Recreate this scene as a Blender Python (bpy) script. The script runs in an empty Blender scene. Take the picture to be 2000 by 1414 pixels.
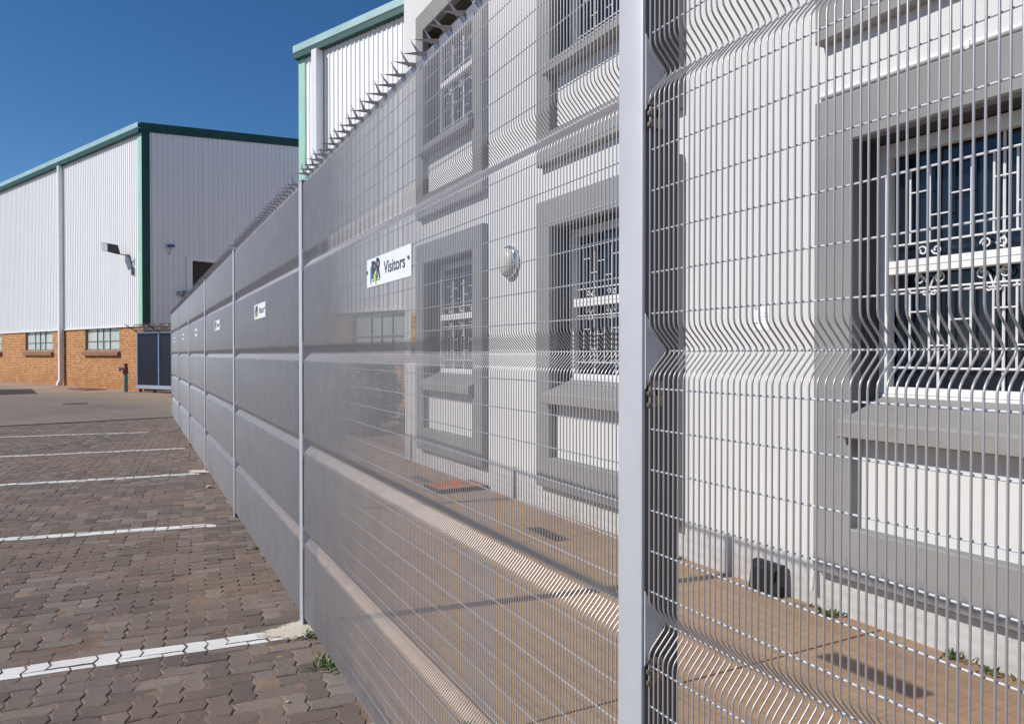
import bpy, bmesh, math, random
from mathutils import Vector, Matrix

R = math.radians
random.seed(7)
scene = bpy.context.scene
COL = scene.collection

# ---------------------------------------------------------------- camera
EYE = 1.532
PSI = math.atan2(742.0, 1430.0)          # camera looks this far to the right of the fence line (+Y)
cam_d = bpy.data.cameras.new('camera')
cam_d.sensor_width = 36.0
cam_d.lens = 36.0 * 1430.0 / 2000.0
cam_d.clip_start = 0.05
cam_d.clip_end = 2000.0
cam = bpy.data.objects.new('camera', cam_d)
cam.location = (0, 0, EYE)
cam.rotation_euler = (R(90.0 - 0.6), 0, -PSI)
COL.objects.link(cam)
scene.camera = cam

# ---------------------------------------------------------------- sky, sun, exposure
SUN_EL = 38.7
SHADOW_HEADING = 98.4                    # clockwise from +Y, the way shadows fall
world = bpy.data.worlds.new('World')
scene.world = world
world.use_nodes = True
wn = world.node_tree.nodes
wl = world.node_tree.links
wn.clear()
sky = wn.new('ShaderNodeTexSky')
sky.sky_type = 'NISHITA'
sky.sun_disc = False
sky.sun_elevation = R(SUN_EL)
sky.sun_rotation = R(SHADOW_HEADING + 180.0)
sky.altitude = 1600.0
sky.air_density = 1.0
sky.dust_density = 0.25
sky.ozone_density = 4.0
bg = wn.new('ShaderNodeBackground')
bg.inputs['Strength'].default_value = 0.102
wo = wn.new('ShaderNodeOutputWorld')
hs = wn.new('ShaderNodeHueSaturation')
hs.inputs['Saturation'].default_value = 1.21
wl.new(sky.outputs[0], hs.inputs['Color'])
wl.new(hs.outputs[0], bg.inputs['Color'])
wl.new(bg.outputs[0], wo.inputs['Surface'])

sun_d = bpy.data.lights.new('sun', 'SUN')
sun_d.energy = 4.3
sun_d.angle = R(0.53)
sun_d.color = (1.0, 0.955, 0.89)
sun = bpy.data.objects.new('sun', sun_d)
a = R(SHADOW_HEADING)
e = R(SUN_EL)
ldir = Vector((math.sin(a) * math.cos(e), math.cos(a) * math.cos(e), -math.sin(e)))
sun.rotation_euler = ldir.to_track_quat('-Z', 'Y').to_euler()
sun.location = (-20, 5, 30)
COL.objects.link(sun)

vs = scene.view_settings
vs.view_transform = 'Standard'
vs.look = 'None'
vs.gamma = 1.0
vs.exposure = 0.0
vs.use_curve_mapping = False

# ---------------------------------------------------------------- materials
class NT:
    """small helper round a material's node tree"""
    def __init__(self, name):
        self.m = bpy.data.materials.new(name)
        self.m.use_nodes = True
        self.n = self.m.node_tree.nodes
        self.l = self.m.node_tree.links
        self.b = self.n['Principled BSDF']
        self.tc = self.n.new('ShaderNodeTexCoord')
        self.geo = self.n.new('ShaderNodeNewGeometry')

    def pos(self, world=True):
        return self.geo.outputs['Position'] if world else self.tc.outputs['Object']

    def noise(self, scale, detail=4, rough=0.55, vec=None, world=True, dim='3D'):
        t = self.n.new('ShaderNodeTexNoise')
        t.inputs['Scale'].default_value = scale
        t.inputs['Detail'].default_value = detail
        t.inputs['Roughness'].default_value = rough
        self.l.new(vec if vec is not None else self.pos(world), t.inputs['Vector'])
        return t.outputs['Fac']

    def ramp(self, fac, stops):
        r = self.n.new('ShaderNodeValToRGB')
        el = r.color_ramp.elements
        while len(el) < len(stops):
            el.new(0.5)
        for k, (p, c) in enumerate(stops):
            el[k].position = p
            el[k].color = (c[0], c[1], c[2], 1) if not isinstance(c, (int, float)) else (c, c, c, 1)
        self.l.new(fac, r.inputs['Fac'])
        return r.outputs['Color']

    def mix(self, fac, a, b, mode='MIX'):
        x = self.n.new('ShaderNodeMix')
        x.data_type = 'RGBA'
        x.blend_type = mode
        for sock, v in ((x.inputs[0], fac), (x.inputs[6], a), (x.inputs[7], b)):
            if isinstance(v, (int, float)):
                sock.default_value = v
            elif isinstance(v, tuple):
                sock.default_value = (v[0], v[1], v[2], 1)
            else:
                self.l.new(v, sock)
        return x.outputs[2]

    def math(self, op, a, b=0.0, c=0.0):
        x = self.n.new('ShaderNodeMath')
        x.operation = op
        for k, v in enumerate((a, b, c)):
            if isinstance(v, (int, float)):
                x.inputs[k].default_value = v
            else:
                self.l.new(v, x.inputs[k])
        return x.outputs[0]

    def sep(self, vec):
        x = self.n.new('ShaderNodeSeparateXYZ')
        self.l.new(vec, x.inputs[0])
        return x.outputs

    def comb(self, x=0.0, y=0.0, z=0.0):
        q = self.n.new('ShaderNodeCombineXYZ')
        for k, v in enumerate((x, y, z)):
            if isinstance(v, (int, float)):
                q.inputs[k].default_value = v
            else:
                self.l.new(v, q.inputs[k])
        return q.outputs[0]

    def bump(self, h, strength=0.3, dist=0.01, prev=None):
        x = self.n.new('ShaderNodeBump')
        x.inputs['Strength'].default_value = strength
        x.inputs['Distance'].default_value = dist
        self.l.new(h, x.inputs['Height'])
        if prev is not None:
            self.l.new(prev, x.inputs['Normal'])
        self.l.new(x.outputs[0], self.b.inputs['Normal'])
        return x.outputs[0]

    def color(self, c):
        if isinstance(c, tuple):
            self.b.inputs['Base Color'].default_value = (c[0], c[1], c[2], 1)
        else:
            self.l.new(c, self.b.inputs['Base Color'])

    def rough(self, v):
        if isinstance(v, (int, float)):
            self.b.inputs['Roughness'].default_value = v
        else:
            self.l.new(v, self.b.inputs['Roughness'])

    def metal(self, v):
        self.b.inputs['Metallic'].default_value = v

    def spec(self, v):
        self.b.inputs['Specular IOR Level'].default_value = v


def simple(name, c, rough=0.6, metal=0.0, var=0.12, scale=6.0, bump=0.0, bscale=120.0, world=False):
    t = NT(name)
    n = t.noise(scale, 5, 0.6, world=world)
    k = tuple(max(0.0, x * (1 - var)) for x in c)
    q = tuple(min(1.0, x * (1 + var)) for x in c)
    t.color(t.ramp(n, [(0.3, k), (0.7, q)]))
    t.rough(rough)
    t.metal(metal)
    if bump:
        t.bump(t.noise(bscale, 3, 0.6, world=world), bump, 0.003)
    return t.m


M = {}
# powder-coated / galvanised steel of the fence
t = NT('fence_steel')
n1 = t.noise(9.0, 4)
n2 = t.noise(420.0, 2)
t.color(t.mix(t.math('MULTIPLY', n2, 0.35), t.ramp(n1, [(0.3, (0.385, 0.375, 0.39)), (0.7, (0.45, 0.44, 0.455))]), (0.29, 0.28, 0.295)))
t.rough(0.36)
t.metal(0.32)
t.bump(n2, 0.12, 0.0006)
M['steel'] = t.m
M['cross_steel'] = simple('cross_wire_steel', (0.60, 0.61, 0.64), 0.42, 0.05, 0.06, 9.0)
M['post_steel'] = simple('post_steel', (0.50, 0.51, 0.54), 0.45, 0.1, 0.05, 5.0, 0.08, 500.0)
M['post_shade'] = simple('post_shade_steel', (0.085, 0.078, 0.076), 0.7, 0.0, 0.1, 12.0, 0.1, 300.0)  # dark colour standing for the shade on the post side
M['clamp'] = simple('clamp_steel', (0.20, 0.17, 0.14), 0.5, 0.7, 0.3, 60.0, 0.2, 300.0)
M['spike'] = simple('spike_steel', (0.42, 0.42, 0.47), 0.42, 0.55, 0.12, 30.0)

# white plaster of the office building
t = NT('white_plaster')
big = t.noise(0.9, 5, 0.6)
fine = t.noise(70.0, 4, 0.7)
pit = t.n.new('ShaderNodeTexVoronoi')
pit.inputs['Scale'].default_value = 26.0
t.l.new(t.pos(), pit.inputs['Vector'])
pits = t.ramp(pit.outputs['Distance'], [(0.04, 0.0), (0.12, 1.0)])
zz = t.sep(t.pos())[2]
dirt = t.math('MULTIPLY', t.ramp(zz, [(0.0, 1.0), (0.35, 0.0)]), t.ramp(t.noise(3.0, 6, 0.7), [(0.42, 0.0), (0.7, 0.7)]))
base = t.ramp(big, [(0.3, (0.60, 0.592, 0.575)), (0.7, (0.66, 0.652, 0.635))])
t.color(t.mix(dirt, base, (0.42, 0.33, 0.24)))
t.rough(0.85)
b0 = t.bump(fine, 0.22, 0.004)
t.bump(pits, 0.25, 0.002, b0)
M['plaster'] = t.m

t = NT('grey_plaster')
big = t.noise(1.6, 5, 0.6)
fine = t.noise(60.0, 4, 0.7)
t.color(t.ramp(big, [(0.3, (0.225, 0.222, 0.215)), (0.7, (0.275, 0.27, 0.262))]))
t.rough(0.8)
t.bump(fine, 0.25, 0.004)
M['surround'] = t.m
M['reveal'] = simple('shade_dark_reveal', (0.055, 0.051, 0.048), 0.8, 0, 0.12, 3.0, 0.2, 60.0)  # darker than the surround: shade of the recess put into the colour
M['sill'] = simple('sill_plaster', (0.27, 0.255, 0.24), 0.8, 0, 0.12, 3.0, 0.25, 60.0)

M['white_paint'] = simple('white_paint', (0.78, 0.77, 0.75), 0.45, 0, 0.05, 5.0, 0.06, 90.0)
M['bar_paint'] = simple('bar_paint', (0.75, 0.75, 0.74), 0.45, 0, 0.08, 20.0)
t = NT('window_glass')
t.color((0.008, 0.012, 0.02))
t.rough(0.03)
t.spec(0.6)
t.bump(t.noise(1.7, 2), 0.02, 0.05)
M['glass'] = t.m
M['conduit'] = simple('conduit_plastic', (0.74, 0.73, 0.70), 0.5)

# warehouse cladding
t = NT('white_cladding')
p = t.pos(False)
sx = t.sep(p)
streak = t.noise(1.0, 5, 0.6, vec=t.comb(t.math('MULTIPLY', sx[0], 3.0), t.math('MULTIPLY', sx[1], 3.0), t.math('MULTIPLY', sx[2], 0.12)))
t.color(t.ramp(streak, [(0.3, (0.84, 0.835, 0.84)), (0.7, (0.90, 0.89, 0.885))]))
t.rough(0.5)
M['cladding'] = t.m
M['pale_green'] = simple('lit_green_flashing', (0.34, 0.60, 0.47), 0.5, 0, 0.08, 1.5)  # sunlit face of the flashing, its brightness put into the colour
M['teal'] = simple('shaded_teal_flashing', (0.004, 0.060, 0.056), 0.55, 0, 0.15, 1.5)  # shaded faces of the trim, their shade put into this darker colour
M['gutter'] = simple('pale_teal_gutter', (0.36, 0.53, 0.55), 0.4, 0, 0.10, 1.2)
M['roof'] = simple('roof_sheet', (0.5, 0.52, 0.53), 0.5, 0.2)
M['shutter'] = simple('shutter_slats', (0.050, 0.045, 0.042), 0.55, 0.2, 0.2)

t = NT('face_brick')
o = t.sep(t.pos(False))
bk = t.n.new('ShaderNodeTexBrick')
t.l.new(t.comb(t.math('ADD', o[0], o[1]), o[2], 0.0), bk.inputs['Vector'])
bk.inputs['Scale'].default_value = 1.0
bk.inputs['Brick Width'].default_value = 0.236
bk.inputs['Row Height'].default_value = 0.088
bk.inputs['Mortar Size'].default_value = 0.012
bk.inputs['Mortar Smooth'].default_value = 0.2
bk.inputs['Bias'].default_value = 0.0
bk.inputs['Color1'].default_value = (0.48, 0.215, 0.075, 1)
bk.inputs['Color2'].default_value = (0.66, 0.36, 0.15, 1)
bk.inputs['Mortar'].default_value = (0.22, 0.095, 0.045, 1)
lowz = t.ramp(o[2], [(0.0, 1.0), (0.9, 0.0)])
stain = t.math('MULTIPLY', lowz, t.ramp(t.noise(1.1, 5, 0.7, world=False), [(0.35, 0.1), (0.65, 0.75)]))
t.color(t.mix(stain, bk.outputs['Color'], (0.30, 0.12, 0.045)))
t.rough(0.85)
inv = t.math('SUBTRACT', 1.0, bk.outputs['Fac'])
t.bump(inv, 0.6, 0.01)
M['brick'] = t.m
M['brick_sill'] = simple('brick_sill', (0.27, 0.13, 0.075), 0.85, 0, 0.2, 8.0)
M['frosted_pane'] = simple('painted_pane', (0.50, 0.53, 0.50), 0.25, 0, 0.12, 0.9)
M['win_steel'] = simple('window_steel', (0.13, 0.19, 0.22), 0.5)
M['dark_room'] = simple('dark_room', (0.02, 0.02, 0.02), 0.9)

# pavers
t = NT('paver_concrete')
oi = t.n.new('ShaderNodeObjectInfo')
at = t.n.new('ShaderNodeAttribute')
at.attribute_name = 'rnd'
rnd = t.math('FRACT', t.math('ADD', oi.outputs['Random'], at.outputs['Fac']))
basec = t.ramp(rnd, [(0.0, (0.100, 0.079, 0.068)), (0.45, (0.145, 0.116, 0.098)), (0.8, (0.170, 0.140, 0.120)), (1.0, (0.225, 0.188, 0.162))])
spk = t.noise(210.0, 4, 0.8)
basec = t.mix(1.0, basec, t.ramp(spk, [(0.32, (0.45, 0.44, 0.44)), (0.5, (1.0, 1.0, 1.0)), (0.68, (1.75, 1.7, 1.64))]), 'MULTIPLY')
patch = t.ramp(t.noise(0.55, 5, 0.6), [(0.40, 0.0), (0.62, 0.55)])
basec = t.mix(patch, basec, (0.23, 0.155, 0.105))
drt = t.ramp(t.noise(1.9, 6, 0.7), [(0.5, 0.0), (0.72, 0.6)])
basec = t.mix(drt, basec, (0.075, 0.062, 0.055))
fleck = t.math('MULTIPLY', t.ramp(t.noise(28.0, 3, 0.6), [(0.66, 0.0), (0.68, 1.0)]), t.ramp(t.noise(2.3, 2), [(0.52, 0.0), (0.56, 1.0)]))
nearf = t.math('MULTIPLY', t.math('GREATER_THAN', t.sep(t.pos())[0], 0.5), t.math('LESS_THAN', t.sep(t.pos())[1], 4.0))
basec = t.mix(t.math('MULTIPLY', fleck, nearf), basec, (0.62, 0.30, 0.02))
t.color(basec)
t.rough(0.88)
b0 = t.bump(spk, 0.5, 0.0025)
t.bump(t.noise(45.0, 4, 0.6), 0.45, 0.006, b0)
M['paver'] = t.m

t = NT('joint_sand')
g = t.noise(160.0, 4, 0.7)
t.color(t.mix(t.ramp(t.noise(3.0, 4), [(0.35, 0.0), (0.65, 1.0)]), t.ramp(g, [(0.3, (0.16, 0.10, 0.066)), (0.7, (0.38, 0.27, 0.195))]), t.ramp(g, [(0.3, (0.09, 0.06, 0.045)), (0.7, (0.27, 0.17, 0.115))])))
t.rough(0.95)
t.bump(g, 0.8, 0.006)
M['sand'] = t.m

t = NT('line_paint')
w = t.noise(120.0, 4, 0.7)
wear = t.math('MULTIPLY', t.ramp(w, [(0.30, 1.0), (0.42, 0.0)]), 0.8)
t.color(t.mix(wear, t.ramp(t.noise(3.0, 4), [(0.3, (0.66, 0.64, 0.60)), (0.7, (0.80, 0.79, 0.76))]), (0.30, 0.25, 0.21)))
t.rough(0.7)
t.bump(w, 0.3, 0.002)
M['line'] = t.m

t = NT('yard_concrete')
n = t.noise(0.35, 6, 0.65)
n2 = t.noise(2.6, 6, 0.7)
f = t.noise(90.0, 3, 0.7)
c0 = t.ramp(n, [(0.32, (0.155, 0.128, 0.106)), (0.68, (0.235, 0.188, 0.145))])
c0 = t.mix(t.ramp(n2, [(0.5, 0.0), (0.75, 0.55)]), c0, (0.15, 0.13, 0.115))
c0 = t.mix(1.0, c0, t.ramp(f, [(0.3, (0.85, 0.85, 0.85)), (0.7, (1.12, 1.12, 1.12))]), 'MULTIPLY')
yy = t.math('SUBTRACT', t.sep(t.pos())[1], t.math('MULTIPLY', t.sep(t.pos())[0], -2.32))
dust = t.math('MULTIPLY', t.ramp(t.math('MULTIPLY', yy, 0.02), [(0.46, 0.0), (0.64, 1.0)]), t.ramp(t.noise(0.6, 5, 0.65), [(0.35, 0.4), (0.65, 1.0)]))
c0 = t.mix(dust, c0, (0.40, 0.275, 0.185))
cr = t.n.new('ShaderNodeTexVoronoi')
cr.feature = 'DISTANCE_TO_EDGE'
cr.inputs['Scale'].default_value = 0.22
t.l.new(t.pos(), cr.inputs['Vector'])
c0 = t.mix(t.ramp(cr.outputs['Distance'], [(0.0, 0.6), (0.004, 0.0)]), c0, (0.09, 0.075, 0.065))
t.color(c0)
t.rough(0.85)
t.bump(f, 0.3, 0.004)
M['yard'] = t.m

# brushed tan concrete slabs of the walkway
t = NT('brushed_slab')
px = t.sep(t.pos())
stri = t.noise(1.0, 3, 0.6, vec=t.comb(t.math('MULTIPLY', px[0], 2.0), t.math('MULTIPLY', px[1], 75.0), 0.0))
n = t.noise(1.2, 6, 0.65)
spk = t.noise(260.0, 2, 0.7)
c0 = t.ramp(n, [(0.3, (0.40, 0.25, 0.145)), (0.7, (0.50, 0.33, 0.20))])
c0 = t.mix(1.0, c0, t.ramp(stri, [(0.3, (0.86, 0.86, 0.86)), (0.7, (1.1, 1.1, 1.1))]), 'MULTIPLY')
c0 = t.mix(1.0, c0, t.ramp(spk, [(0.3, (0.9, 0.9, 0.9)), (0.7, (1.08, 1.08, 1.08))]), 'MULTIPLY')
t.color(c0)
t.rough(0.85)
t.bump(stri, 0.5, 0.004)
M['slab'] = t.m
M['soil'] = simple('dry_soil', (0.26, 0.17, 0.11), 0.95, 0, 0.3, 2.0, 0.5, 40.0, True)
t = NT('mortar_splash')
at = t.n.new('ShaderNodeAttribute')
at.attribute_name = 'edge'
g = t.noise(120.0, 4, 0.75)
t.color(t.ramp(g, [(0.25, (0.34, 0.27, 0.20)), (0.45, (0.58, 0.51, 0.42)), (0.8, (0.70, 0.64, 0.55))]))
t.rough(0.95)
t.bump(g, 0.8, 0.004)
mask = t.math('GREATER_THAN', t.math('ADD', t.math('MULTIPLY', at.outputs['Fac'], 1.25), t.math('MULTIPLY', t.math('SUBTRACT', t.noise(55.0, 5, 0.75), 0.5), 1.5)), 0.42)
t.l.new(mask, t.b.inputs['Alpha'])
M['mortar_splash'] = t.m

M['sign_white'] = simple('sign_plate', (0.80, 0.81, 0.82), 0.35, 0, 0.02)
M['ink'] = simple('sign_ink', (0.018, 0.022, 0.040), 0.4, 0, 0.1)
M['logo_blue'] = simple('logo_blue', (0.13, 0.36, 0.47), 0.4, 0, 0.15, 12.0)
M['logo_green'] = simple('logo_green', (0.40, 0.60, 0.06), 0.4, 0, 0.15, 12.0)
M['logo_navy'] = simple('logo_navy', (0.03, 0.11, 0.19), 0.4, 0, 0.15)
M['bolt'] = simple('bolt_zinc', (0.35, 0.40, 0.46), 0.3, 0.8)
M['yellow'] = simple('yellow_notice', (0.72, 0.40, 0.02), 0.45, 0, 0.08)
M['notice_blue'] = simple('notice_blue', (0.05, 0.07, 0.22), 0.45)
M['paper'] = simple('paper', (0.84, 0.83, 0.84), 0.6, 0, 0.03)
M['black_plastic'] = simple('black_plastic', (0.016, 0.016, 0.017), 0.42, 0, 0.2)
M['opal'] = simple('opal_diffuser', (0.66, 0.66, 0.56), 0.25, 0, 0.04)
M['chrome'] = simple('satin_chrome', (0.62, 0.63, 0.65), 0.18, 0.9, 0.04)
M['rust'] = simple('rust_red_steel', (0.60, 0.16, 0.04), 0.75, 0, 0.3, 12.0, 0.3, 120.0)
M['gate_blue'] = simple('gate_frame_paint', (0.20, 0.29, 0.46), 0.45, 0, 0.15, 4.0)
M['gate_navy'] = simple('gate_infill', (0.012, 0.014, 0.030), 0.5, 0, 0.25, 6.0)
M['gate_dark'] = simple('dark_steel', (0.015, 0.017, 0.022), 0.5, 0.2)
M['hydrant_red'] = simple('hydrant_red', (0.30, 0.045, 0.02), 0.5, 0, 0.2)
M['hydrant_green'] = simple('hydrant_green', (0.16, 0.27, 0.25), 0.5, 0, 0.2)
M['flood_grey'] = simple('floodlight_housing', (0.05, 0.05, 0.05), 0.4, 0.1)
M['camera_blue'] = simple('camera_blue', (0.03, 0.12, 0.30), 0.4)
M['steel_bracket'] = simple('galvanised_bracket', (0.32, 0.33, 0.34), 0.5, 0.4)
M['downpipe'] = simple('white_downpipe', (0.74, 0.75, 0.76), 0.4, 0, 0.04, 1.0)

t = NT('weed_leaf')
n = t.noise(25.0, 3)
t.color(t.ramp(n, [(0.3, (0.035, 0.085, 0.012)), (0.7, (0.11, 0.18, 0.03))]))
t.rough(0.5)
M['leaf'] = t.m
M['dry_leaf'] = simple('dry_leaf', (0.16, 0.10, 0.04), 0.8, 0, 0.3, 30.0)
M['bark'] = simple('bark', (0.09, 0.065, 0.045), 0.9, 0, 0.3, 20.0)
M['stone'] = simple('stone', (0.42, 0.36, 0.31), 0.85, 0, 0.3, 40.0, 0.5, 90.0)

# ---------------------------------------------------------------- mesh helpers
class MB:
    def __init__(self):
        self.v, self.f, self.mi = [], [], []

    def add(self, vs_, fs_, mi=0):
        b = len(self.v)
        self.v += [tuple(p) for p in vs_]
        self.f += [tuple(b + i for i in q) for q in fs_]
        self.mi += [mi] * len(fs_)
        return self

    def box(self, x0, x1, y0, y1, z0, z1, mi=0, bev=0.0):
        if bev <= 0:
            self.add([(x0, y0, z0), (x1, y0, z0), (x1, y1, z0), (x0, y1, z0), (x0, y0, z1), (x1, y0, z1), (x1, y1, z1), (x0, y1, z1)],
                     [(3, 2, 1, 0), (4, 5, 6, 7), (0, 1, 5, 4), (1, 2, 6, 5), (2, 3, 7, 6), (3, 0, 4, 7)], mi)
        else:
            bm = bmesh.new()
            bmesh.ops.create_cube(bm, size=1.0)
            for q in bm.verts:
                q.co = Vector(((x0 + x1) / 2 + q.co.x * (x1 - x0), (y0 + y1) / 2 + q.co.y * (y1 - y0), (z0 + z1) / 2 + q.co.z * (z1 - z0)))
            bmesh.ops.bevel(bm, geom=bm.edges[:], offset=bev, segments=2, profile=0.5, affect='EDGES')
            bm.verts.index_update()
            self.add([q.co.copy() for q in bm.verts], [[q.index for q in fc.verts] for fc in bm.faces], mi)
            bm.free()
        return self

    def prism(self, poly, axis, a, b, mi=0):
        """poly: list of 2D points; extruded along axis from a to b. axis 'x': (y,z); 'y': (x,z); 'z': (x,y)"""
        def P(p, t):
            return (t, p[0], p[1]) if axis == 'x' else (p[0], t, p[1]) if axis == 'y' else (p[0], p[1], t)
        n = len(poly)
        vs_ = [P(p, a) for p in poly] + [P(p, b) for p in poly]
        fs_ = [tuple(range(n))[::-1], tuple(range(n, 2 * n))] + [(i, (i + 1) % n, n + (i + 1) % n, n + i) for i in range(n)]
        return self.add(vs_, fs_, mi)

    def tube(self, pts, r, n=8, mi=0, cap=True, closed=False):
        pts = [Vector(p) for p in pts]
        k = len(pts)
        rings = []
        prev = None
        for i in range(k):
            if closed:
                d = pts[(i + 1) % k] - pts[i - 1]
            else:
                d = pts[min(i + 1, k - 1)] - pts[max(i - 1, 0)]
            d.normalize()
            if prev is None:
                up = Vector((0, 1, 0)) if abs(d.y) < 0.9 else Vector((1, 0, 0))
                s_ = d.cross(up).normalized()
            else:
                s_ = (prev - d * prev.dot(d)).normalized()
            prev = s_
            q = d.cross(s_)
            rad = r[i] if isinstance(r, (list, tuple)) else r
            rings.append([pts[i] + (s_ * math.cos(2 * math.pi * j / n) + q * math.sin(2 * math.pi * j / n)) * rad for j in range(n)])
        vs_ = [p for g_ in rings for p in g_]
        fs_ = []
        for i in range(k if closed else k - 1):
            i2 = (i + 1) % k
            for j in range(n):
                fs_.append((i * n + j, i * n + (j + 1) % n, i2 * n + (j + 1) % n, i2 * n + j))
        if cap and not closed:
            fs_.append(tuple(range(n))[::-1])
            fs_.append(tuple((k - 1) * n + j for j in range(n)))
        return self.add(vs_, fs_, mi)

    def lathe(self, prof, n=24, axis='z', c=(0, 0, 0), mi=0):
        """prof: (radius, height) pairs"""
        vs_, fs_ = [], []
        for (r_, h) in prof:
            for j in range(n):
                A = 2 * math.pi * j / n
                x, y = r_ * math.cos(A), r_ * math.sin(A)
                p = (x, y, h) if axis == 'z' else (h, x, y) if axis == 'x' else (x, h, y)
                vs_.append((p[0] + c[0], p[1] + c[1], p[2] + c[2]))
        for i in range(len(prof) - 1):
            for j in range(n):
                fs_.append((i * n + j, i * n + (j + 1) % n, (i + 1) * n + (j + 1) % n, (i + 1) * n + j))
        fs_.append(tuple(range(n)))
        fs_.append(tuple((len(prof) - 1) * n + j for j in range(n)))
        return self.add(vs_, fs_, mi)

    def mesh(self, name, mats, smooth=False, angle=35):
        me = bpy.data.meshes.new(name)
        me.from_pydata(self.v, [], self.f)
        for q in (mats if isinstance(mats, (list, tuple)) else [mats]):
            me.materials.append(M[q] if isinstance(q, str) else q)
        if any(self.mi):
            me.polygons.foreach_set('material_index', self.mi)
        bm = bmesh.new()
        bm.from_mesh(me)
        bmesh.ops.recalc_face_normals(bm, faces=bm.faces[:])
        bm.to_mesh(me)
        bm.free()
        if smooth:
            me.shade_smooth()
            me.set_sharp_from_angle(angle=R(angle))
        me.update()
        return me

    def build(self, name, mats, parent=None, smooth=False, angle=35):
        return link(name, self.mesh(name, mats, smooth, angle), parent)


def link(name, data, parent=None, loc=None, rot=None):
    o = bpy.data.objects.new(name, data)
    COL.objects.link(o)
    if parent is not None:
        o.parent = parent
    if loc is not None:
        o.location = loc
    if rot is not None:
        o.rotation_euler = rot
    return o


def thing(name, label, cat, loc=(0, 0, 0), rotz=0.0, group=None):
    o = link(name, None, None, loc, (0, 0, rotz))
    o.empty_display_size = 0.1
    return tag(o, label, cat, group)


def tag(o, label, cat, group=None):
    o['label'] = label
    o['category'] = cat
    if group:
        o['group'] = group
    return o


def structure(o):
    o['kind'] = 'structure'
    return o


def stuff(o):
    o['kind'] = 'stuff'
    return o


def copy_tree(o, parent=None, label=None):
    c = o.copy()
    COL.objects.link(c)
    c.parent = parent
    if label:
        c['label'] = label
    for ch in list(o.children):
        copy_tree(ch, c)
    return c


def sheet(name, poly, z, mat):
    me = bpy.data.meshes.new(name)
    me.from_pydata([(p[0], p[1], z) for p in poly], [], [tuple(range(len(poly)))])
    me.materials.append(M[mat])
    return structure(link(name, me))


def project(x, y, z):
    c_, s_ = math.cos(PSI), math.sin(PSI)
    w_ = x * s_ + y * c_
    if w_ < 0.05:
        return None
    return (1000 + 1430 * (x * c_ - y * s_) / w_, 692 - 1430 * (z - EYE) / w_, w_)


# ================================================================= GROUND
FX = 0.855                                # fence plane
sheet('ground', [(-400, -400), (400, -400), (400, 400), (-400, 400)], -0.06, 'soil')
sheet('sand_bed', [(-8, -3), (0.96, -3), (0.96, 21), (-8, 21)], -0.0155, 'sand')
from mathutils import noise as mnoise


def sand_height(x, y):
    a_ = mnoise.noise(Vector((x * 2.1, y * 2.1, 3.0)))
    b_ = mnoise.noise(Vector((x * 14.0, y * 14.0, 7.0)))
    c_ = mnoise.noise(Vector((x * 45.0, y * 45.0, 1.0)))
    return max(-0.012, min(-0.0018, -0.0050 + 0.0016 * a_ + 0.0050 * b_ + 0.0030 * c_))


def sand_grid(x0, x1, y0, y1, st):
    nx_, ny_ = int((x1 - x0) / st), int((y1 - y0) / st)
    vs_ = [(x0 + i * st, y0 + j * st, sand_height(x0 + i * st, y0 + j * st)) for j in range(ny_ + 1) for i in range(nx_ + 1)]
    fs_ = [(j * (nx_ + 1) + i, j * (nx_ + 1) + i + 1, (j + 1) * (nx_ + 1) + i + 1, (j + 1) * (nx_ + 1) + i) for j in range(ny_) for i in range(nx_)]
    me_ = bpy.data.meshes.new('joint_sand')
    me_.from_pydata(vs_, [], fs_)
    me_.materials.append(M['sand'])
    me_.shade_smooth()
    o_ = bpy.data.objects.new('joint_sand', me_)
    COL.objects.link(o_)
    structure(o_)


sand_grid(-1.75, 0.95, 2.2, 7.0, 0.018)
sand_grid(-2.9, 0.95, 7.0, 20.0, 0.05)
# concrete yard beyond the paved bays (edge runs at a slant)
sheet('yard', [(-60, 4.4), (-2.488, 18.795), (0.93, 19.64), (0.93, 21.0), (3.3, 21.0), (6.0, 16.0), (60, 16.0), (60, 110), (-60, 110)], 0.008, 'yard')
for (x0, y0, x1, y1) in ((-6.0, 17.92, 0.9, 19.63),):
    m = MB()
    dx, dy = x1 - x0, y1 - y0
    L = math.hypot(dx, dy)
    nx, ny = -dy / L * 0.035, dx / L * 0.035
    m.prism([(x0 - nx, y0 - ny), (x1 - nx, y1 - ny), (x1 + nx, y1 + ny), (x0 + nx, y0 + ny)], 'z', -0.03, 0.013)
    structure(m.build('yard_kerb', simple('kerb_concrete', (0.10, 0.085, 0.075), 0.9, 0, 0.25, 5.0, 0.4, 60.0, True)))

# --- interlocking zigzag pavers, laid in herringbone
MOD = 0.102
PROT = -math.atan(0.08)
cP, sP = math.cos(PROT), math.sin(PROT)
PO = (0.55, 4.21)


def pw(gx, gy):                            # paving grid -> world
    x, y = gx * MOD, gy * MOD
    return (PO[0] + x * cP - y * sP, PO[1] + x * sP + y * cP)


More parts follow.
